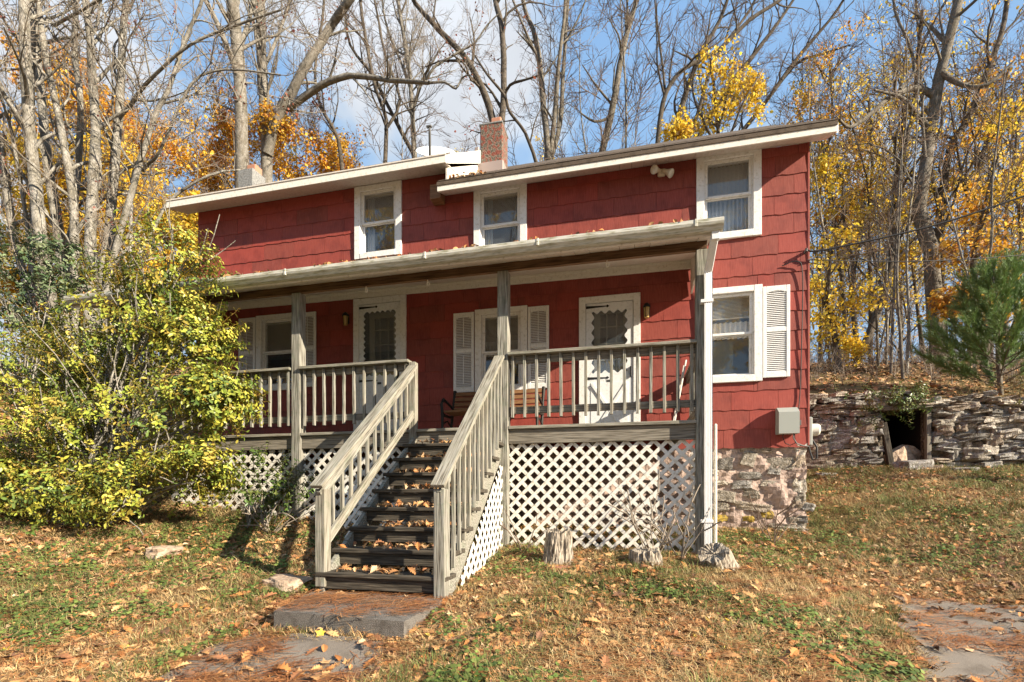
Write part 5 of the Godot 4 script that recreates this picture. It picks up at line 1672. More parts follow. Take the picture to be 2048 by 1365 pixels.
func grow(mb: MB, pts: Array, radii: Array, level: int, most: int, dens: float, r: RandomNumberGenerator, tips: Array, from := 0.15, reach := 0.36) -> void:
	mb.tube(pts, radii, [9, 5, 4, 3][level])
	var total := 0.0
	for k in pts.size() - 1:
		total += pts[k].distance_to(pts[k + 1])
	if true:
		tips.append([pts[-1], (pts[-1] - pts[-2]).normalized(), radii[-1]])
	if level >= most:
		return
	var n := int(ceil(total * dens * [1.0, 1.5, 1.6][level]))
	for k in n:
		var t := lerpf(from, 0.99, (k + r.randf()) / n)
		var fi := t * (pts.size() - 1)
		var i := mini(int(fi), pts.size() - 2)
		var p: Vector3 = pts[i].lerp(pts[i + 1], fi - i)
		var rad: float = lerpf(radii[i], radii[i + 1], fi - i)
		var d: Vector3 = (pts[i + 1] - pts[i]).normalized()
		var o := d.cross(rand_dir(r)).normalized()
		var dir := (d * r.randf_range(0.5, 1.0) + o * r.randf_range(0.6, 1.1) + Vector3(0, 0.25, 0)).normalized()
		var L := minf(total * reach * r.randf_range(0.45, 1.0) * (1.1 - 0.55 * t), [4.2, 2.2, 1.2][level])
		if L < 0.25:
			continue
		var m := 5 if level == 0 else 4
		var cp := [p]
		var cr := []
		var r0 := minf(rad * 0.55, [0.07, 0.028, 0.014][level] * r.randf_range(0.6, 1.1))
		r0 = maxf(r0, 0.009)
		var bend := rand_dir(r) * 0.22
		for j in m:
			dir = (dir + bend + rand_dir(r) * 0.2 + Vector3(0, 0.1, 0)).normalized()
			cp.append(cp[-1] + dir * L / m)
		for j in m + 1:
			cr.append(lerpf(r0, maxf(0.006, r0 * 0.3), float(j) / m))
		grow(mb, cp, cr, level + 1, most, dens, r, tips, 0.15, 0.55)


func tree(key: String, called: String, label: String, bark: int, opts: Dictionary, stems: Array = []) -> Node3D:
	var r := RandomNumberGenerator.new()
	r.seed = hash(key) % 100000
	var st: Array = stems if stems.size() > 0 else STEMS[key]
	var first: Array = st[0]
	var root := thing(called, label, "tree", Vector3(first[0], height(first[0], first[2]), first[2]), opts.get("group", ""))
	var tips := []
	for s in st.size():
		var mb := MB.new()
		var pts := []
		var radii := []
		var q: Array = st[s]
		for k in range(0, q.size(), 4):
			pts.append(Vector3(q[k], q[k + 1], q[k + 2]))
			radii.append(q[k + 3])
		# run the trunk into the ground with a flare
		if pts[0].y < height(pts[0].x, pts[0].z) + 3.5 and s == 0 or opts.get("all_ground", 0) > s:
			var g := height(pts[0].x, pts[0].z)
			if pts[0].y > g:
				pts.push_front(Vector3(pts[0].x, g - 0.1, pts[0].z))
				radii.push_front(radii[0] * 1.25)
		# soften the polyline
		var sp := []
		var sr := []
		for k in pts.size() - 1:
			for j in 3:
				var t := j / 3.0
				sp.append(pts[k].cubic_interpolate(pts[k + 1], pts[maxi(k - 1, 0)], pts[mini(k + 2, pts.size() - 1)], t) + (rand_dir(r) * radii[k] * 0.12))
				sr.append(lerpf(radii[k], radii[k + 1], t) * r.randf_range(0.95, 1.05))
		sp.append(pts[-1])
		sr.append(radii[-1])
		grow(mb, sp, sr, 0, opts.get("levels", 2), opts.get("dens", 1.0), r, tips, opts.get("from", 0.25) if s == 0 else 0.1, opts.get("reach", 0.3))
		part(root, "trunk" if s == 0 else "limb", mb.mesh(), M.bark[bark])
	# sprays of twigs at the branch ends
	var spots := [[], []]
	var many: float = opts.get("sprays", 1.0)
	for t in tips:
		if r.randf() > many:
			continue
		var s: float = r.randf_range(0.6, 1.3) * opts.get("spray_size", 1.0)
		var w := clampf(opts.get("spray_wide", 1.0), 0.5, 3.0)
		var b := aim(t[1] + Vector3(0, 0.2, 0), r).scaled_local(Vector3(s * w, s, s * w))
		spots[r.randi() % 2].append(Transform3D(b, t[0]))
	# leaves that still hang
	var leaves: int = opts.get("leaves", 0)
	if leaves > 0:
		var ls := [[], []]
		var lc := [[], []]
		var cols: Array = opts.get("colors")
		var blobs: Array = opts.get("blobs", [])
		for k in leaves:
			var p: Vector3
			if blobs.size() > 0:
				var bb: Array = blobs[r.randi() % blobs.size()]
				p = Vector3(bb[0], bb[1], bb[2]) + rand_dir(r) * bb[3] * pow(r.randf(), 0.6) * Vector3(1, bb[4] if bb.size() > 4 else 0.8, 1)
				# gather round the noise so that gaps open up
				if grain.get_noise_3d(p.x * 55.0, p.y * 55.0, p.z * 55.0) < opts.get("gap", -0.05):
					continue
			else:
				var t: Array = tips[r.randi() % tips.size()]
				p = t[0] + rand_dir(r) * r.randf() * 0.5
				if p.y > opts.get("top", 99.0) or p.y < opts.get("bottom", -9.0):
					continue
			var i := r.randi() % 2
			if blobs.size() > 0 and k % 3 == 0:
				spots[i].append(Transform3D(aim(rand_dir(r) + Vector3(0, 0.8, 0), r).scaled(Vector3.ONE * r.randf_range(0.5, 0.9)), p - Vector3(0, 0.3, 0)))
			ls[i].append(Transform3D(aim(rand_dir(r) + Vector3(0, 1.2, 0), r).scaled(Vector3.ONE * r.randf_range(0.7, 1.25) * opts.get("leaf_size", 1.0)), p))
			var c: Array = cols[r.randi() % cols.size()]
			var v := r.randf_range(0.75, 1.2)
			lc[i].append(Color(c[0] * v, c[1] * v, c[2] * v))
		for k in 2:
			if ls[k].size() > 0:
				scatter(root, "crown", clump_mesh(k, opts.get("per", 14), 0.12, opts.get("spread", 0.34)), M.leaf, ls[k], lc[k])
	for k in 2:
		if spots[k].size() > 0:
			scatter(root, "twig_spray", spray_mesh(k), M.pale_twig if opts.get("pale", false) else M.twig, spots[k], [])
	return root


const YELLOW := [[0.9, 0.67, 0.06], [0.93, 0.74, 0.11], [0.86, 0.57, 0.05], [0.9, 0.63, 0.07]]
const ORANGE := [[0.78, 0.44, 0.05], [0.84, 0.52, 0.07], [0.68, 0.31, 0.05], [0.86, 0.58, 0.09]]
const RUST := [[0.3, 0.09, 0.05], [0.36, 0.13, 0.06], [0.25, 0.08, 0.06]]


func make_trees() -> void:
	tree("A", "maple_tree", "large grey multi-stemmed tree left of the house", 3, {"all_ground": 99, "dens": 1.0, "levels": 2, "from": 0.4, "pale": true, "sprays": 0.9, "reach": 0.22, "leaves": 150, "colors": RUST, "per": 6, "leaf_size": 0.55})
	tree("B", "oak_tree", "straight tall trunk behind the grey cement chimney", 1, {"dens": 1.0, "from": 0.3, "pale": true})
	tree("C", "oak_tree", "thick tall tree with a long arching dark limb over the roof", 1, {"dens": 1.0, "from": 0.35, "pale": true})
	tree("D1", "bare_tree", "slender forked bare tree behind the dish", 2, {"dens": 1.0})
	tree("D2", "bare_tree", "bare tree wrapped in tan vine behind the dish", 1, {"dens": 1.9, "pale": true, "spray_size": 0.8})
	tree("D3", "bare_tree", "dark bare tree leaning left behind the dish", 2, {"dens": 1.0})
	tree("D4", "bare_tree", "thin kinked bare tree above the higher roof", 2, {"dens": 1.0, "leaves": 60, "colors": RUST, "per": 4})
	tree("E", "bare_tree", "dark forked tree right behind the painted chimney", 2, {"dens": 0.7, "leaves": 70, "colors": RUST, "per": 4})
	tree("E2", "bare_tree", "thin dark sapling curving left beside the painted chimney", 2, {"dens": 0.8})
	tree("F", "bare_tree", "grey three-stemmed bare tree over the lower roof", 0, {"dens": 0.6, "from": 0.35, "spray_size": 0.9})
	tree("G", "bare_tree", "grey bare tree leaning right over the lower roof", 0, {"dens": 0.6, "from": 0.35})
	tree("H", "bare_tree", "dark crooked tree beside the yellow maple", 2, {"dens": 1.0})
	tree("H2", "bare_tree", "spreading bare tree with many limbs fanning right", 2, {"dens": 1.0, "from": 0.3})
	tree("HY", "yellow_maple", "small maple with bright yellow leaves over the lower roof", 2, {"dens": 1.6, "leaves": 520, "colors": YELLOW, "blobs": [[2.0, 13.8, -10.3, 0.67, 0.80], [2.7, 15.2, -10.4, 0.76, 0.80], [3.3, 14.3, -10.6, 0.76, 0.80], [3.8, 14.8, -10.7, 0.59, 0.80], [2.8, 15.8, -10.5, 0.59, 0.80], [1.5, 13.3, -10.2, 0.50, 0.80], [2.5, 14.0, -10.4, 0.76, 0.80], [3.8, 13.7, -10.7, 0.42, 0.80]], "leaf_size": 0.85, "gap": -0.06})
	tree("I", "bare_tree", "big dark tree with a curved grey trunk right of the house", 0, {"dens": 0.7, "from": 0.4})
	tree("I2", "bare_tree", "dark twin trunk directly behind the big curved tree", 2, {"dens": 0.8, "leaves": 120, "colors": ORANGE, "per": 6})
	tree("J", "leaning_tree", "brown trunk leaning right beside the house corner", 2, {"dens": 0.8, "leaves": 200, "colors": YELLOW, "per": 7})
	tree("K1", "young_maple", "thin orange-leaved maple close to the house corner", 2, {"dens": 1.4, "leaves": 300, "colors": ORANGE, "per": 7})
	tree("K2", "young_maple", "straight thin yellow-leaved maple in the right wood", 2, {"dens": 1.2, "leaves": 260, "colors": YELLOW, "per": 7})
	tree("K3", "young_maple", "forked orange-leaved maple behind the pine", 2, {"dens": 1.2, "leaves": 240, "colors": ORANGE, "per": 6})
	tree("K4", "young_maple", "dark trunked orange-leaved maple at the right wood edge", 2, {"dens": 1.2, "leaves": 200, "colors": ORANGE, "per": 6})
	tree("K5", "young_maple", "thin crooked yellow-leaved maple rising behind the pine tips", 2, {"dens": 1.4, "leaves": 220, "colors": YELLOW, "per": 7})
	tree("K6", "young_maple", "slim yellow-leaved maple brushing the house corner", 2, {"dens": 1.4, "leaves": 260, "colors": YELLOW, "per": 7})
	tree("K7", "young_maple", "tall slim tree with a few orange leaves in the wood", 2, {"dens": 1.0, "leaves": 120, "colors": ORANGE, "per": 6})
	# yellow maples filling the left behind the grey stems
	var r := RandomNumberGenerator.new()
	r.seed = 91
	var masses := [
		["tall golden maple behind the grey multi-stemmed tree", -18.8, -5.3, YELLOW, 1900, [[-19.3, 10.5, -5.2, 1.85, 0.80], [-18.3, 11.6, -5.4, 1.51, 0.80], [-19.8, 8.3, -5.0, 1.68, 0.80], [-17.6, 9.8, -5.5, 1.35, 0.80], [-20.2, 12.1, -4.9, 1.18, 0.80], [-18.8, 7.3, -5.3, 1.51, 0.80]]],
		["golden maple right behind the grey tree limbs", -17.2, -6.8, YELLOW, 1300, [[-17.6, 12.8, -6.6, 1.25, 0.80], [-16.9, 11.0, -6.7, 1.43, 0.80], [-18.1, 8.7, -6.5, 1.43, 0.80], [-16.8, 9.0, -6.8, 1.25, 0.80], [-17.8, 11.0, -6.5, 1.07, 0.80]]],
		["low golden maple between the grey stems and the roof", -13.9, -4.9, YELLOW, 1200, [[-13.8, 7.0, -4.9, 1.23, 0.80], [-13.1, 7.9, -5.1, 0.92, 0.80], [-14.4, 6.4, -4.8, 1.23, 0.80], [-13.4, 9.0, -5.0, 0.92, 0.80], [-15.2, 6.4, -4.6, 0.92, 0.80], [-12.9, 9.6, -5.1, 0.61, 0.80]]],
		["orange topped maple rising over the golden ones", -21.5, -7.7, ORANGE, 800, [[-21.5, 16.7, -7.7, 1.78, 0.80], [-22.7, 17.9, -7.4, 1.39, 0.80], [-20.3, 15.9, -8.0, 1.19, 0.80], [-23.2, 15.7, -7.3, 1.39, 0.80], [-18.2, 14.7, -8.5, 0.99, 0.80]]],
		["orange maple above the higher roof", -14.8, -13.4, ORANGE, 520, [[-16.3, 17.2, -13.1, 1.43, 0.60], [-14.9, 17.4, -13.4, 1.31, 0.60], [-13.6, 17.7, -13.7, 1.43, 0.60], [-15.2, 16.2, -13.3, 1.43, 0.50], [-13.6, 16.5, -13.7, 1.19, 0.50]]],
		["golden maple low behind the cement chimney", -17.0, -10.9, ORANGE, 420, [[-17.7, 16.1, -10.7, 1.31, 0.80], [-16.9, 16.9, -10.9, 1.09, 0.80], [-17.9, 15.0, -10.6, 1.09, 0.80], [-15.2, 17.2, -11.3, 0.87, 0.80]]],
		["golden sapling maple close beside the house corner", 6.3, -10.2, YELLOW, 420, [[6.1, 6.6, -10.2, 0.95, 0.80], [6.7, 5.8, -10.4, 0.79, 0.80], [7.0, 7.5, -10.4, 0.95, 0.80], [5.7, 7.8, -10.1, 0.79, 0.80], [6.5, 8.8, -10.3, 0.79, 0.80]]],
		["sparse golden maple high in the right wood", 8.2, -13.8, YELLOW, 300, [[9.0, 11.6, -14.0, 1.13, 0.80], [7.9, 12.1, -13.7, 1.13, 0.80], [7.0, 13.4, -13.5, 0.94, 0.80], [9.8, 9.9, -14.2, 0.75, 0.80]]],
		["orange maple behind the big curved trunk", 10.2, -10.2, ORANGE, 380, [[9.9, 9.5, -10.1, 1.04, 0.80], [10.7, 10.5, -10.3, 0.74, 0.80], [10.4, 8.3, -10.2, 0.89, 0.80], [11.2, 9.2, -10.4, 0.74, 0.80], [9.4, 8.3, -10.0, 0.59, 0.80]]],
		["low orange maple just above the pine", 9.9, -9.1, ORANGE, 420, [[9.7, 6.3, -9.0, 0.83, 0.80], [10.4, 7.0, -9.2, 0.83, 0.80], [8.7, 6.4, -8.8, 0.55, 0.80], [10.4, 5.6, -9.2, 0.69, 0.80]]],
	]
	for q in masses:
		var g := height(q[1], q[2])
		var hi := 0.0
		for bb in q[5]:
			hi = maxf(hi, bb[1] + bb[3] * 0.4)
		var stem := [q[1], g - 0.2, q[2], 0.13]
		var x: float = q[1]
		var z: float = q[2]
		for k in 4:
			x += r.randf_range(-0.3, 0.3)
			z += r.randf_range(-0.3, 0.3)
			stem += [x, lerpf(g, hi, (k + 1) / 4.0), z, lerpf(0.11, 0.03, (k + 1) / 4.0)]
		var far: bool = q[1] < 0.0
		tree("mass%s" % q[0], "golden_maple", q[0], 2, {"dens": 1.0, "leaves": q[4], "colors": q[3], "blobs": q[5], "gap": -0.08 if far else 0.0, "per": 16 if far else 9}, [stem])
	# the wood behind: slim bare trees across the hill
	var count := 0
	for k in 130:
		var d := r.randf_range(21.0, 46.0)
		var u := r.randf_range(-0.98, 1.08)
		var fwd := Vector3(-sin(TURN), 0, -cos(TURN))
		var rt := Vector3(cos(TURN), 0, -sin(TURN))
		var p := EYE + fwd * d + rt * u * d
		if p.z > -8.0 or count >= 74:
			continue
		count += 1
		var g := height(p.x, p.z)
		var tall := r.randf_range(9.0, 17.0)
		var q := [p.x, g - 0.2, p.z, tall * 0.0055]
		var x := p.x
		var z := p.z
		var lx := r.randf_range(-0.7, 0.7)
		for j in 5:
			x += lx * 0.4 + r.randf_range(-0.25, 0.25)
			z += r.randf_range(-0.25, 0.25)
			q += [x, g + tall * (j + 1) / 5.0, z, lerpf(tall * 0.005, 0.015, (j + 1) / 5.0)]
		var leafy := r.randf()
		var o := {"dens": 0.8, "group": "slim trees in the wood behind", "spray_size": 1.35, "spray_wide": 1.2, "from": 0.3, "reach": 0.25}
		if leafy < 0.4 or u > 0.55 and leafy < 0.75:
			o.merge({"leaves": 150, "colors": ORANGE if leafy < 0.2 else YELLOW, "per": 8, "spread": 0.5})
			tree("wood%d" % k, "wood_tree_in_leaf", "slim tree with sparse %s leaves in the wood behind the house" % ("orange" if leafy < 0.2 else "yellow"), 2, o, [q])
		else:
			tree("wood%d" % k, "wood_tree", "slim bare leafless tree in the wood behind the house", [0, 3, 1][k % 3], o, [q])
	for k in 30:
		var px := r.randf_range(3.2, 15.0)
		var pz := r.randf_range(-20.0, -7.0)
		var g := height(px, pz)
		var tall := r.randf_range(5.0, 10.0)
		var q := [px, g - 0.2, pz, 0.045]
		var lx := r.randf_range(-0.25, 0.25)
		for j in 5:
			px += lx + r.randf_range(-0.12, 0.12)
			q += [px, g + tall * (j + 1) / 5.0, pz + r.randf_range(-0.15, 0.15), lerpf(0.042, 0.012, (j + 1) / 5.0)]
		tree("sapling%d" % k, "sapling", "thin bare sapling on the bank above the stone wall", [2, 0, 3][k % 3], {"dens": 0.9, "group": "saplings on the bank", "from": 0.12, "reach": 0.22, "leaves": 40 if k % 3 == 0 else 0, "colors": YELLOW, "per": 6}, [q])
	# trees across the drive behind the viewer, which the window panes mirror
	for k in 9:
		var px := -26.0 + k * 5.2 + r.randf_range(-1.5, 1.5)
		var pz := r.randf_range(15.0, 20.0)
		var g := height(px, pz)
		var tall := r.randf_range(15.0, 19.0)
		var q := [px, g - 0.2, pz, 0.16]
		for j in 5:
			q += [px + r.randf_range(-0.5, 0.5), g + tall * (j + 1) / 5.0, pz + r.randf_range(-0.5, 0.5), lerpf(0.14, 0.03, (j + 1) / 5.0)]
		tree("back%d" % k, "drive_tree", "yellow-leaved tree across the drive", 2, {"dens": 0.6, "leaves": 420, "colors": YELLOW, "per": 16, "spread": 0.6, "leaf_size": 1.4, "group": "trees across the drive"}, [q])
	# tall trees standing right of the view: their shade falls on the lawn and the wall
	var side := [[16.0, 1.3, 10.0]]
	for k in side.size():
		var s: Array = side[k]
		var g := height(s[0], s[1])
		var q := [s[0], g - 0.2, s[1], 0.17]
		for j in 5:
			q += [s[0] + r.randf_range(-0.4, 0.4), g + s[2] * (j + 1) / 5.0, s[1] + r.randf_range(-0.4, 0.4), lerpf(0.15, 0.03, (j + 1) / 5.0)]
		tree("side%d" % k, "roadside_tree", "bare tree standing on the lawn beyond the stone wall end", 2, {"dens": 0.8, "leaves": 120, "colors": ORANGE, "per": 8}, [q])


# ---------------------------------------------------------------- shrubs
func sprig_mesh(k: int, n: int, size: float, droop: float) -> Mesh:
	var key := "sprig%d %d %.3f" % [k, n, size]
	if cache.has(key):
		return cache[key]
	var r := RandomNumberGenerator.new()
	r.seed = 900 + k
	var mb := MB.new()
	mb.tinted = true
	mb.tint = Color(0.55, 0.4, 0.3)
	var p := Vector3.ZERO
	var d := Vector3.UP
	var pts := [p]
	for j in 4:
		d = (d + rand_dir(r) * 0.18).normalized()
		p += d * 0.075
		pts.append(p)
	mb.tube(pts, [0.004, 0.0035, 0.003, 0.0025, 0.002], 3)
	for j in n:
		var t := lerpf(0.15, 1.0, (j + 0.5) / n)
		var i := mini(int(t * 4), 3)
		var at: Vector3 = pts[i].lerp(pts[i + 1], t * 4 - i)
		var a := j * 2.4 + r.randf() * 0.5
		var o := Vector3(cos(a), 0, sin(a))
		var dir := (o + Vector3.UP * r.randf_range(0.15, 0.9) - Vector3.UP * droop).normalized()
		var x := dir.cross(Vector3.UP + rand_dir(r) * 0.5).normalized()
		var s := size * r.randf_range(0.7, 1.2)
		var v := r.randf_range(0.75, 1.15)
		mb.tint = Color(v * r.randf_range(0.8, 1.12), v, v * 0.9)
		mb.leaf(at, dir * s, x * s, OVAL, r.randf_range(0.15, 0.45))
	cache[key] = mb.mesh()
	return cache[key]


func shrub(called: String, label: String, at: Vector3, blobs: Array, sprigs: int, size: float, colors: Array, m: Material, sd: int, stems := 14, hollow := 0.55) -> void:
	var r := RandomNumberGenerator.new()
	r.seed = sd
	var root := thing(called, label, "shrub", at)
	var nodes := []
	for k in stems:
		var mb := MB.new()
		var bb: Array = blobs[k % blobs.size()]
		var end: Vector3 = Vector3(bb[0], bb[1], bb[2]) + rand_dir(r) * bb[3] * 0.5 * Vector3(1, bb[4], 1)
		var a := at + Vector3(r.randf_range(-0.3, 0.3), -0.05, r.randf_range(-0.2, 0.2))
		var mid := a.lerp(end, 0.5) + Vector3(0, a.distance_to(end) * 0.12, 0) + rand_dir(r) * 0.2
		var pts := []
		var rad := []
		for j in 9:
			var t := j / 8.0
			pts.append(a.lerp(mid, t).lerp(mid.lerp(end, t), t) + rand_dir(r) * 0.02)
			rad.append(lerpf(0.02, 0.005, t))
		var tips := []
		grow(mb, pts, rad, 1, 2, 1.7, r, tips, 0.2, 0.5)
		part(root, "stem", mb.mesh(), M.bark[3])
		for t in tips:
			nodes.append(t)
	var s := [[], [], []]
	var c := [[], [], []]
	for k in sprigs:
		var p: Vector3
		var up := Vector3.UP
		var bb: Array = blobs[r.randi() % blobs.size()]
		var d := rand_dir(r)
		var rr := lerpf(hollow, 1.0, pow(r.randf(), 0.8))
		p = Vector3(bb[0], bb[1], bb[2]) + d * rr * bb[3] * Vector3(1, bb[4], 1)
		if grain.get_noise_3d(p.x * 130.0, p.y * 150.0, p.z * 130.0) < -0.02 or p.y < height(p.x, p.z) + 0.1:
			continue
		up = (d * 0.9 + Vector3.UP * 0.5 + rand_dir(r) * 0.5)
		var i := r.randi() % 3
		s[i].append(Transform3D(aim(up, r).scaled(Vector3.ONE * r.randf_range(0.8, 1.25)), p))
		var q: Array = colors[r.randi() % colors.size()]
		var v := r.randf_range(0.8, 1.2)
		c[i].append(Color(q[0] * v, q[1] * v, q[2] * v))
	for i in 3:
		scatter(root, "foliage", sprig_mesh(i, 11, size, 0.2), m, s[i], c[i])


func bare_shrub(label: String, x: float, z: float, tall: float, n: int, sd: int, wide := 0.5, pale := true) -> void:
	var r := RandomNumberGenerator.new()
	r.seed = sd
	var at := on_ground(x, z, -0.03)
	var root := thing("bare_shrub", label, "shrub", at)
	for k in n:
		var mb := MB.new()
		var a := TAU * k / n + r.randf()
		var d := Vector3(cos(a) * wide, 1.0, sin(a) * wide * 0.6).normalized()
		var pts := [at]
		var L := tall * r.randf_range(0.6, 1.0)
		for j in 5:
			d = (d + rand_dir(r) * 0.22).normalized()
			pts.append(pts[-1] + d * L / 5.0)
		var tips := []
		grow(mb, pts, [0.008, 0.007, 0.006, 0.005, 0.004, 0.003], 1, 3, 3.0, r, tips, 0.2, 0.55)
		part(root, "stem", mb.mesh(), M.pale_twig if pale else M.twig)


func make_shrubs() -> void:
	var yg := [[0.29, 0.31, 0.045], [0.38, 0.37, 0.055], [0.2, 0.245, 0.045], [0.5, 0.45, 0.085], [0.26, 0.29, 0.045], [0.13, 0.18, 0.045], [0.42, 0.33, 0.07]]
	shrub("yellow_shrub", "large yellow-green leafy shrub in front of the porch end", on_ground(-6.6, 2.9), [[-5.7, 3.8, 2.5, 0.47, 1.10], [-6.0, 3.2, 2.6, 0.63, 0.90], [-5.3, 2.9, 2.6, 0.43, 0.90], [-6.8, 2.8, 2.6, 0.58, 0.70], [-7.5, 2.5, 2.8, 0.65, 0.55], [-7.3, 1.7, 3.0, 0.68, 0.70], [-6.4, 1.8, 2.8, 0.71, 0.80], [-5.3, 1.8, 2.8, 0.62, 0.80], [-4.8, 2.1, 2.7, 0.29, 0.80], [-6.6, 1.0, 3.0, 0.60, 0.55], [-5.6, 1.0, 3.0, 0.64, 0.50], [-4.9, 1.2, 2.9, 0.32, 0.60], [-7.4, 1.1, 3.1, 0.52, 0.60]],
		5600, 0.05, yg, M.glossy_leaf, 5, 46, 0.25)
	var dg := [[0.08, 0.12, 0.055], [0.12, 0.16, 0.08], [0.06, 0.09, 0.045], [0.18, 0.21, 0.12]]
	shrub("holly_shrub", "dark green holly behind the yellow shrub", on_ground(-12.8, -0.4), [[-13.0, 5.7, -0.5, 0.87, 1.10], [-12.5, 5.0, -0.6, 0.98, 1.00], [-13.4, 4.2, -0.4, 0.98, 1.00], [-12.3, 6.1, -0.7, 0.54, 1.00]], 1100, 0.08, dg, M.glossy_leaf, 6, 8)
	shrub("evergreen_shrub", "low dark evergreen shrub at the far left slope", on_ground(-13.0, 2.6), [[-12.8, 2.6, 2.4, 0.8, 0.8], [-13.6, 2.9, 2.2, 0.9, 0.8]], 700, 0.07, dg, M.glossy_leaf, 7, 6)
	bare_shrub("bare twiggy shrub beside the middle porch post", -1.25, 1.95, 0.75, 5, 11, 0.5, false)
	bare_shrub("bare pale shrub spreading before the lattice centre", 0.2, 2.1, 0.95, 7, 12, 0.7)
	bare_shrub("bare pale shrub between the splintered stump and downspout", 0.5, 1.95, 0.9, 6, 13, 0.55)
	bare_shrub("small dark bare shrub before the stone base", 1.72, 0.75, 0.85, 5, 14, 0.55, false)
	bare_shrub("dead grey bramble under the porch corner left of the stairs", -4.3, 2.4, 0.8, 9, 15, 0.9)
	var fern := [[0.08, 0.13, 0.03], [0.13, 0.16, 0.04], [0.06, 0.09, 0.03]]
	shrub("low_shrub", "small green shrub beside the left porch post", on_ground(-4.75, 2.2), [[-4.75, 1.15, 2.2, 0.42, 0.7], [-4.3, 0.95, 2.3, 0.35, 0.6]], 160, 0.05, fern, M.glossy_leaf, 16, 5)
	# creeper hanging over the opening in the stone wall
	var vine := [[0.1, 0.16, 0.04], [0.16, 0.2, 0.06], [0.2, 0.2, 0.07]]
	shrub("creeper", "green creeper hanging over the wall opening", Vector3(4.7, 3.0, WALL_Z), [[4.75, 2.75, WALL_Z + 0.25, 0.45, 0.6], [4.3, 3.0, WALL_Z + 0.1, 0.55, 0.4], [5.2, 2.85, WALL_Z + 0.2, 0.3, 0.35]], 330, 0.05, vine, M.glossy_leaf, 17, 6, 0.2)
	shrub("bank_bramble", "tangled brambles along the stone wall top", Vector3(7.3, 2.7, WALL_Z - 0.2), [[7.2, 2.85, WALL_Z, 0.6, 0.45], [8.0, 2.8, WALL_Z, 0.6, 0.5], [6.5, 2.9, WALL_Z - 0.1, 0.4, 0.4]], 260, 0.05, [[0.16, 0.14, 0.06], [0.22, 0.16, 0.08], [0.12, 0.14, 0.05]], M.leaf, 18, 8, 0.2)
	pine()


func needle_mesh(k: int) -> Mesh:
	var key := "needle%d" % k
	if cache.has(key):
		return cache[key]
	var r := RandomNumberGenerator.new()
	r.seed = 40 + k
	var mb := MB.new()
	mb.tinted = true
	mb.tint = Color(1.5, 0.9, 0.6)
	mb.tube([Vector3.ZERO, Vector3(0, 0.2, 0)], [0.004, 0.002], 3)
	for j in 70:
		var t := r.randf()
		var a := r.randf() * TAU
		var d := (Vector3(cos(a), 0, sin(a)) * r.randf_range(0.4, 0.9) + Vector3.UP).normalized()
		var x := d.cross(rand_dir(r)).normalized() * 0.0027
		var p := Vector3(0, t * 0.2, 0)
		var L := r.randf_range(0.07, 0.11)
		var v := r.randf_range(0.7, 1.25)
		mb.tint = Color(v, v, v * 0.9)
		var b := mb.v.size()
		for q in [p - x, p + x, p + d * L]:
			mb.v.append(q)
			mb.n.append(d.cross(x).normalized())
			mb.c.append(mb.tint)
		mb.ix.append_array([b, b + 1, b + 2])
	cache[key] = mb.mesh()
	return cache[key]


func pine() -> void:
	var r := RandomNumberGenerator.new()
	r.seed = 8
	var x := 7.5
	var z := -5.0
	var g := height(x, z)
	var root := thing("pine_tree", "young green white pine behind the stone wall", "tree", Vector3(x, g, z))
	var mb := MB.new()
	mb.tube([Vector3(x, g - 0.1, z), Vector3(x - 0.05, g + 0.9, z), Vector3(x - 0.1, g + 1.8, z), Vector3(x - 0.15, g + 2.7, z)], [0.05, 0.04, 0.025, 0.01], 7)
	part(root, "trunk", mb.mesh(), M.bark[0])
	var spots := []
	var cols := []
	for k in 64:
		var t := (k + r.randf()) / 64.0
		var y := lerpf(0.06, 2.5, t)
		var L := lerpf(1.9, 0.4, t) * r.randf_range(0.75, 1.1)
		var a := k * 2.4 + r.randf() * 0.5
		var d := Vector3(cos(a), 0.25 + t * 0.5, sin(a)).normalized()
		var p := Vector3(x - 0.04 * y, g + y, z)
		var pts := [p]
		var rad := [0.014]
		for j in 6:
			d = (d + Vector3(0, 0.1, 0) + rand_dir(r) * 0.08).normalized()
			pts.append(pts[-1] + d * L / 6.0)
			rad.append(lerpf(0.012, 0.004, j / 5.0))
		var bm := MB.new()
		bm.tube(pts, rad, 4)
		part(root, "branch", bm.mesh(), M.bark[0])
		var n := int(L * 21)
		for j in n:
			var s := lerpf(0.25, 1.0, (j + r.randf()) / n)
			var i := mini(int(s * 6), 5)
			var q: Vector3 = pts[i].lerp(pts[i + 1], s * 6 - i)
			var o: Vector3 = (pts[i + 1] - pts[i]).normalized()
			var dd: Vector3 = (o + rand_dir(r) * 0.7 + Vector3(0, 0.25, 0)).normalized()
			spots.append(Transform3D(aim(dd, r).scaled(Vector3.ONE * r.randf_range(0.9, 1.4)), q))
			var v := r.randf_range(0.75, 1.25)
			cols.append(Color(0.17 * v, 0.27 * v, 0.09 * v))
	scatter(root, "needles", needle_mesh(0), M.needle, spots, cols)


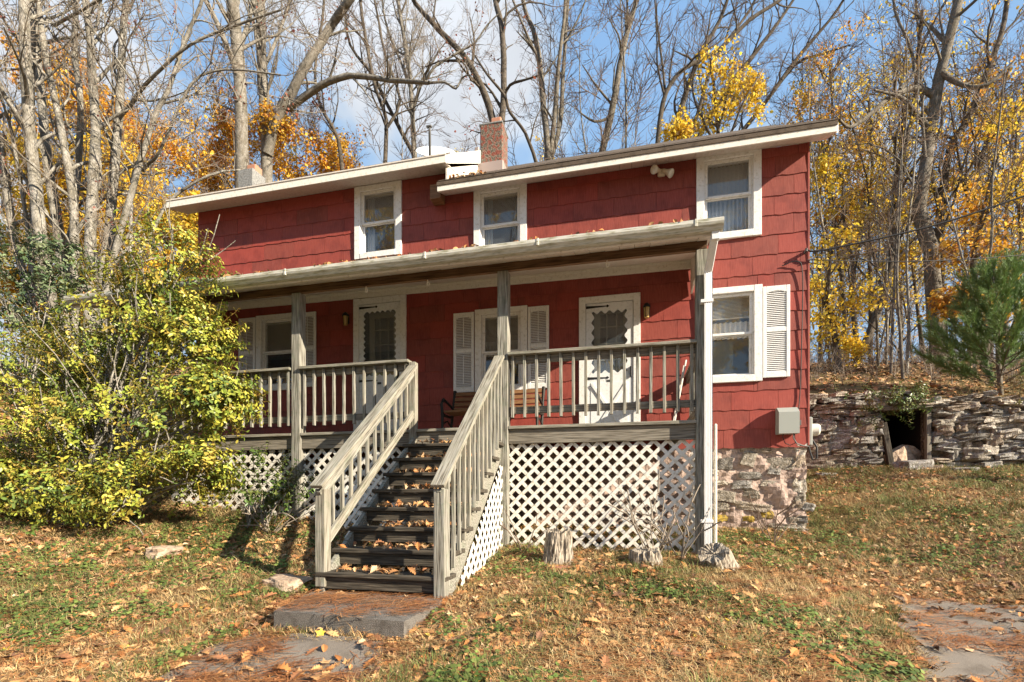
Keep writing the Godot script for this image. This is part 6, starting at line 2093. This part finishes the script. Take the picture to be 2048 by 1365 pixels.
# ---------------------------------------------------------------- ground cover
func oak_leaf(k: int) -> Mesh:
	var r := RandomNumberGenerator.new()
	r.seed = 60 + k
	var mb := MB.new()
	# lobed blade in strips either side of a bent midrib, length one
	var halfw := [0.02, 0.16, 0.1, 0.27, 0.13, 0.33, 0.15, 0.28, 0.1, 0.15, 0.0]
	var curl := r.randf_range(0.2, 0.7)
	var twist := r.randf_range(-0.5, 0.5)
	var prev := []
	var n := halfw.size()
	for j in n:
		var t := float(j) / (n - 1)
		var mid := Vector3(0.06 * sin(t * 3.0 + k), curl * 0.3 * sin(t * PI) , t - 0.5)
		var w: float = halfw[j] * r.randf_range(0.85, 1.15)
		var lean := 0.05 if j % 2 else -0.03
		var a := mid + Vector3(-w, w * curl * (0.9 + twist), lean)
		var b := mid + Vector3(w, w * curl * (0.9 - twist), lean)
		if prev.size() > 0:
			mb.face([prev[0], prev[1], mid, a], Vector3.UP)
			mb.face([prev[1], prev[2], b, mid], Vector3.UP)
		prev = [a, mid, b]
	mb.tube([Vector3(0.02, 0, -0.5), Vector3(0.05, 0.03, -0.78)], [0.012, 0.008], 3)
	return mb.mesh()


func star_leaf(k: int) -> Mesh:
	var r := RandomNumberGenerator.new()
	r.seed = 160 + k
	var mb := MB.new()
	var curl := r.randf_range(0.1, 0.5)
	var ring := []
	for j in 15:
		var a := TAU * j / 15.0
		var rr: float = [0.5, 0.28, 0.3][j % 3] * r.randf_range(0.85, 1.1)
		ring.append(Vector3(cos(a) * rr, curl * rr * rr * 1.2 + 0.05 * sin(a * 2.0 + k), sin(a) * rr))
	for j in 15:
		mb.face([Vector3.ZERO, ring[j], ring[(j + 1) % 15]], Vector3.UP)
	return mb.mesh()


func curl_leaf(k: int) -> Mesh:
	var r := RandomNumberGenerator.new()
	r.seed = 260 + k
	var mb := MB.new()
	var curl := r.randf_range(0.5, 1.3)
	var prev := []
	for j in 6:
		var t := j / 5.0
		var w := 0.3 * sin(PI * (0.08 + t * 0.9)) * (1.1 - 0.3 * t)
		var mid := Vector3(0, 0.12 * sin(t * PI) * curl, t - 0.5)
		var a := mid + Vector3(-w, w * curl, 0)
		var b := mid + Vector3(w, w * curl * 0.7, 0)
		if prev.size() > 0:
			mb.face([prev[0], prev[1], mid, a], Vector3.UP)
			mb.face([prev[1], prev[2], b, mid], Vector3.UP)
		prev = [a, mid, b]
	return mb.mesh()


func tuft_mesh(k: int, n: int, wide: float, tall: float, lean: float) -> Mesh:
	var r := RandomNumberGenerator.new()
	r.seed = 360 + k
	var mb := MB.new()
	mb.tinted = true
	for j in n:
		var p := Vector3(r.randf_range(-wide, wide), 0, r.randf_range(-wide, wide))
		var a := r.randf() * TAU
		var o := Vector3(cos(a), 0, sin(a))
		var L := tall * r.randf_range(0.5, 1.2)
		var q := p + Vector3(0, L * 0.6, 0) + o * L * lean * 0.4
		var e := p + Vector3(0, L * 0.8, 0) + o * L * lean
		var x := o.cross(Vector3.UP) * 0.0022
		var v := r.randf_range(0.65, 1.25)
		mb.tint = Color(v, v * r.randf_range(0.9, 1.05), v)
		mb.face([p - x, p + x, q + x * 0.7, q - x * 0.7], Vector3.UP + o)
		mb.face([q - x * 0.7, q + x * 0.7, e], Vector3.UP + o)
	return mb.mesh()


func clover_mesh(k: int) -> Mesh:
	var r := RandomNumberGenerator.new()
	r.seed = 460 + k
	var mb := MB.new()
	mb.tinted = true
	for j in 9:
		var a := r.randf() * TAU
		var p := Vector3(cos(a), 0, sin(a)) * r.randf() * 0.09 + Vector3(0, r.randf_range(0.015, 0.05), 0)
		var s := r.randf_range(0.008, 0.014)
		var nn := (Vector3.UP + rand_dir(r) * 0.4).normalized()
		var x := nn.cross(Vector3.BACK).normalized()
		var z := x.cross(nn)
		var v := r.randf_range(0.75, 1.2)
		mb.tint = Color(v, v, v)
		var poly := []
		for q in 7:
			var b := TAU * q / 7.0
			poly.append(p + (x * cos(b) + z * sin(b)) * s * (0.6 if q == 0 else 1.0))
		mb.face(poly, Vector3.UP)
	return mb.mesh()


func straw_mesh(k: int) -> Mesh:
	# fallen pine needles, a loose bundle lying flat
	var r := RandomNumberGenerator.new()
	r.seed = 560 + k
	var mb := MB.new()
	mb.tinted = true
	for j in 16:
		var a := r.randfn() * 0.45
		var d := Vector3(cos(a), r.randf_range(-0.02, 0.06), sin(a))
		var p := Vector3(r.randf_range(-0.08, 0.08), r.randf_range(0.003, 0.016), r.randf_range(-0.07, 0.07))
		var L := r.randf_range(0.08, 0.16)
		var x := d.cross(Vector3.UP).normalized() * 0.0014
		var v := r.randf_range(0.65, 1.25)
		mb.tint = Color(v, v, v)
		mb.face([p - x, p + x, p + d * L + x, p + d * L - x], Vector3.UP)
	return mb.mesh()


func in_house(x: float, z: float) -> bool:
	return x > -7.75 and x < 2.3 and z < -0.02 and z > -6.1


# where the lawn shows: most of it near the camera
func spot(r: RandomNumberGenerator) -> Vector2:
	while true:
		var d := 2.6 + 13.0 * pow(r.randf(), 1.7)
		var u := r.randf_range(-1.12, 1.12)
		var p := Vector2(EYE.x, EYE.z) + Vector2(-sin(TURN), -cos(TURN)) * d + Vector2(cos(TURN), -sin(TURN)) * u * d
		if in_house(p.x, p.y) or p.y < WALL_Z + 0.1 and p.x > -8.0 or p.x < -14.0:
			continue
		return p
	return Vector2.ZERO


func cover(called: String, label: String, category: String, mesh: Mesh, m: Material, spots: Array, cols: Array) -> void:
	var o := scatter(self, numbered(called), mesh, m, spots, cols)
	describe(o, label, category, "", "stuff")


func lay(p: Vector2, r: RandomNumberGenerator, size: float, tilt: float, lift := 0.01) -> Transform3D:
	var n := (slope(p.x, p.y) + rand_dir(r) * tilt).normalized()
	var x := n.cross(rand_dir(r)).normalized()
	return Transform3D(Basis(x, n, x.cross(n)).scaled(Vector3.ONE * size), on_ground(p.x, p.y, lift))


func shade_of(list: Array, r: RandomNumberGenerator) -> Color:
	var c: Array = list[r.randi() % list.size()]
	var v := r.randf_range(0.7, 1.25)
	return Color(c[0] * v, c[1] * v, c[2] * v)


func make_ground_cover() -> void:
	var r := RandomNumberGenerator.new()
	r.seed = 321
	var browns := [[0.34, 0.16, 0.06], [0.42, 0.22, 0.09], [0.25, 0.11, 0.05], [0.47, 0.28, 0.125], [0.37, 0.15, 0.045], [0.18, 0.092, 0.052]]
	var tans := [[0.45, 0.29, 0.15], [0.38, 0.23, 0.115], [0.33, 0.18, 0.08], [0.5, 0.35, 0.21]]
	var straw := [[0.46, 0.34, 0.16], [0.54, 0.42, 0.21], [0.38, 0.26, 0.115], [0.42, 0.25, 0.1]]
	var green := [[0.13, 0.17, 0.045], [0.19, 0.22, 0.06], [0.1, 0.13, 0.035], [0.24, 0.24, 0.08]]
	# grass, dry and green
	for kind in 4:
		var dry := kind < 2
		var ts := []
		var tc := []
		for k in (18000 if dry else 8500):
			var p := spot(r)
			var nz := grain.get_noise_2d(p.x * 45.0, p.y * 45.0)
			if on_drive(p.x, p.y) or on_path(p.x, p.y) or p.x > -2.9 and p.x < -1.5 and p.y > 1.75 and p.y < 4.5:
				continue
			if (dry and nz > 0.25) or (not dry and nz < (0.02 if p.y > 2.6 else -0.18)):
				continue
			ts.append(lay(p, r, r.randf_range(0.7, 1.3) * (1.0 if p.y > 0.0 or kind < 3 else 1.3), 0.15, 0.0))
			tc.append(shade_of(straw if dry else green, r))
		cover("grass", ["dry tan grass matted over the lawn", "short straw coloured grass between fallen leaves", "green grass growing in patches on the lawn", "taller green grass tufts on the bank"][kind], "grass", tuft_mesh(kind, 12, 0.07, [0.045, 0.065, 0.055, 0.09][kind], [1.7, 1.3, 0.9, 0.7][kind]), M.grass, ts, tc)
	# round-leaved ground ivy
	var cs := []
	var cc := []
	for k in 12000:
		var p := spot(r)
		var nz := grain.get_noise_2d(p.x * 60.0 + 300.0, p.y * 60.0)
		var shrubby := p.distance_to(Vector2(-5.5, 3.6)) < 2.2 or p.distance_to(Vector2(1.2, 0.4)) < 0.9
		if on_drive(p.x, p.y) or on_path(p.x, p.y) or nz < (-0.15 if shrubby else 0.18) or p.x > -2.9 and p.x < -1.5 and p.y > 1.75 and p.y < 4.5:
			continue
		cs.append(lay(p, r, r.randf_range(0.8, 1.4), 0.2, 0.0))
		cc.append(shade_of([[0.11, 0.17, 0.035], [0.17, 0.22, 0.05], [0.08, 0.125, 0.03]], r))
	cover("ground_ivy", "round green ground ivy leaves spreading through the lawn", "ground cover", clover_mesh(0), M.grass, cs, cc)
	# fallen leaves
	var kinds := [
		["brown lobed oak leaves strewn over the lawn", oak_leaf(0), browns, 7500, 0.055, 0.11],
		["curled rust oak leaves lying on edge in the grass", oak_leaf(3), browns, 7500, 0.045, 0.095],
		["pale tan maple leaves on the lawn and slope", star_leaf(1), tans, 3200, 0.05, 0.09],
		["small curled brown leaves scattered through the grass", curl_leaf(2), browns + tans, 12000, 0.035, 0.075],
		["scattered yellow maple leaves on the lawn", star_leaf(2), [[0.6, 0.42, 0.05], [0.62, 0.48, 0.1]], 260, 0.05, 0.09],
	]
	for q in kinds:
		var ls := []
		var lc := []
		for k in q[3]:
			var p := spot(r)
			var patch := grain.get_noise_2d(p.x * 38.0 - 200.0, p.y * 38.0)
			if patch < -0.08 and r.randf() < 0.72 or p.x > -2.9 and p.x < -1.5 and p.y > 1.75 and p.y < 3.6:
				continue
			if (on_drive(p.x, p.y) or on_path(p.x, p.y)) and r.randf() < 0.8:
				continue
			ls.append(lay(p, r, r.randf_range(q[4], q[5]), 0.5, 0.027))
			lc.append(shade_of(q[2], r))
		cover("fallen_leaves", q[0], "leaves", q[1], M.litter, ls, lc)
	# deep litter on the wooded slopes behind
	var ws := []
	var wc := []
	for k in 24000:
		var p := Vector2(r.randf_range(-24, 12), r.randf_range(-16, 2))
		if in_house(p.x, p.y) or p.y > WALL_Z and p.x > -8.5 or p.x > -7.0 and p.x < 1.5:
			continue
		ws.append(lay(p, r, r.randf_range(0.1, 0.2), 0.4, 0.02))
		wc.append(shade_of(browns + tans, r))
	cover("leaf_litter", "thick brown leaf litter over the wooded slope", "leaves", star_leaf(4), M.litter, ws, wc)
	# leaves caught on the treads, in the gutter and on the roof edge
	var gs := []
	var gc := []
	for k in 420:
		var x := r.randf_range(-7.6, 0.7)
		if grain.get_noise_2d(x * 120.0, 9.0) < -0.1:
			continue
		gs.append(Transform3D(aim(rand_dir(r) + Vector3.UP * 0.4, r).scaled(Vector3.ONE * r.randf_range(0.03, 0.085)), Vector3(x, 3.865 + r.randf() * 0.02, r.randf_range(2.06, 2.15))))
		gc.append(shade_of(browns, r))
	for k in 60:
		gs.append(Transform3D(aim(rand_dir(r) + Vector3.UP * 0.4, r).scaled(Vector3.ONE * r.randf_range(0.04, 0.08)), Vector3(r.randf_range(-2.78, -2.2), 5.9 + 0.02 * r.randf(), r.randf_range(0.25, 0.38))))
		gc.append(shade_of(browns + tans, r))
	cover("gutter_leaves", "dry brown leaves caught in the porch gutter", "leaves", curl_leaf(5), M.litter, gs, gc)
	var ss := []
	var sc := []
	for k in 400:
		var i := r.randi() % 8
		var x := clampf(-2.05 + r.randfn() * 0.3, -2.68, -1.66)
		ss.append(Transform3D(aim(rand_dir(r) + Vector3.UP * 0.9, r).scaled(Vector3.ONE * r.randf_range(0.05, 0.11)), Vector3(x, 0.313 + 0.189 * i + r.randf_range(0.008, 0.035), 3.72 - 0.25 * i - r.randf_range(0.04, 0.24))))
		sc.append(shade_of(browns + tans, r))
	cover("stair_leaves", "dry leaves heaped on the porch stair treads", "leaves", oak_leaf(6), M.litter, ss, sc)
	# pine straw on the landing, the path and the drive
	var ps := []
	var pc := []
	for k in 5200:
		var p: Vector2
		var y: float
		if r.randf() < 0.016:
			p = Vector2(r.randf_range(-2.75, -1.56), r.randf_range(3.6, 4.44))
			y = 0.137
		else:
			p = spot(r)
			y = height(p.x, p.y) + 0.025
			var hard := on_drive(p.x, p.y) or on_path(p.x, p.y)
			if not hard and r.randf() < 0.6 or hard and grain.get_noise_2d(p.x * 100.0, p.y * 100.0 + 77.0) < -0.22:
				continue
		ps.append(Transform3D(Basis(Vector3.UP, 0.35 + r.randfn() * 0.6).scaled(Vector3.ONE * r.randf_range(0.9, 1.5)), Vector3(p.x, y, p.y)))
		pc.append(shade_of([[0.42, 0.17, 0.06], [0.5, 0.24, 0.09], [0.33, 0.13, 0.05]], r))
	cover("pine_straw", "orange pine needles lying on the landing and path", "needles", straw_mesh(0), M.litter, ps, pc)
	# brush along the top of the bank and through the wood
	var us := [[], []]
	for k in 900:
		var right := r.randf() < 0.65
		var p := Vector2(r.randf_range(2.0, 14.0), r.randf_range(-18, -6.5)) if right else Vector2(r.randf_range(-24, -8.5), r.randf_range(-14, -3))
		var s := r.randf_range(0.35, 1.2)
		us[k % 2].append(Transform3D(aim(Vector3.UP + rand_dir(r) * 0.35, r).scaled_local(Vector3(s, s, s)), on_ground(p.x, p.y, -0.03)))
	cover("undergrowth", "leafless brown brush through the wood behind", "brush", spray_mesh(0), M.twig, us[0], [])
	cover("undergrowth", "pale dry weed stalks on the wooded bank", "brush", spray_mesh(1), M.pale_twig, us[1], [])
	# the large leaves that can be told apart in front
	var big := [oak_leaf(10), oak_leaf(11), oak_leaf(12), star_leaf(13)]
	var paper := []
	for k in 6:
		paper.append(plain(browns[k][0] * 1.15, browns[k][1] * 1.15, browns[k][2] * 1.15, 0.7))
		paper[-1].backlight_enabled = true
		paper[-1].backlight = Color(0.15, 0.15, 0.15)
	var n := 0
	while n < 110:
		var d := r.randf_range(2.9, 5.6)
		var u := r.randf_range(-1.0, 1.0)
		var p := Vector2(EYE.x, EYE.z) + Vector2(-sin(TURN), -cos(TURN)) * d + Vector2(cos(TURN), -sin(TURN)) * u * d
		if p.x > -2.95 and p.x < -1.5 and p.y < 4.6 or p.y < 1.8:
			continue
		var t := lay(p, r, r.randf_range(0.085, 0.135), 0.4, 0.05)
		var o := MeshInstance3D.new()
		o.name = numbered("oak_leaf" if n % 4 < 3 else "maple_leaf")
		o.mesh = big[n % 4]
		o.material_override = paper[r.randi() % 6]
		add_child(o)
		o.transform = t
		describe(o, "large lobed brown oak leaf lying on the lawn" if n % 4 < 3 else "large star-shaped brown maple leaf lying on the lawn", "leaf", "large oak leaves on the lawn" if n % 4 < 3 else "large maple leaves on the lawn")
		n += 1
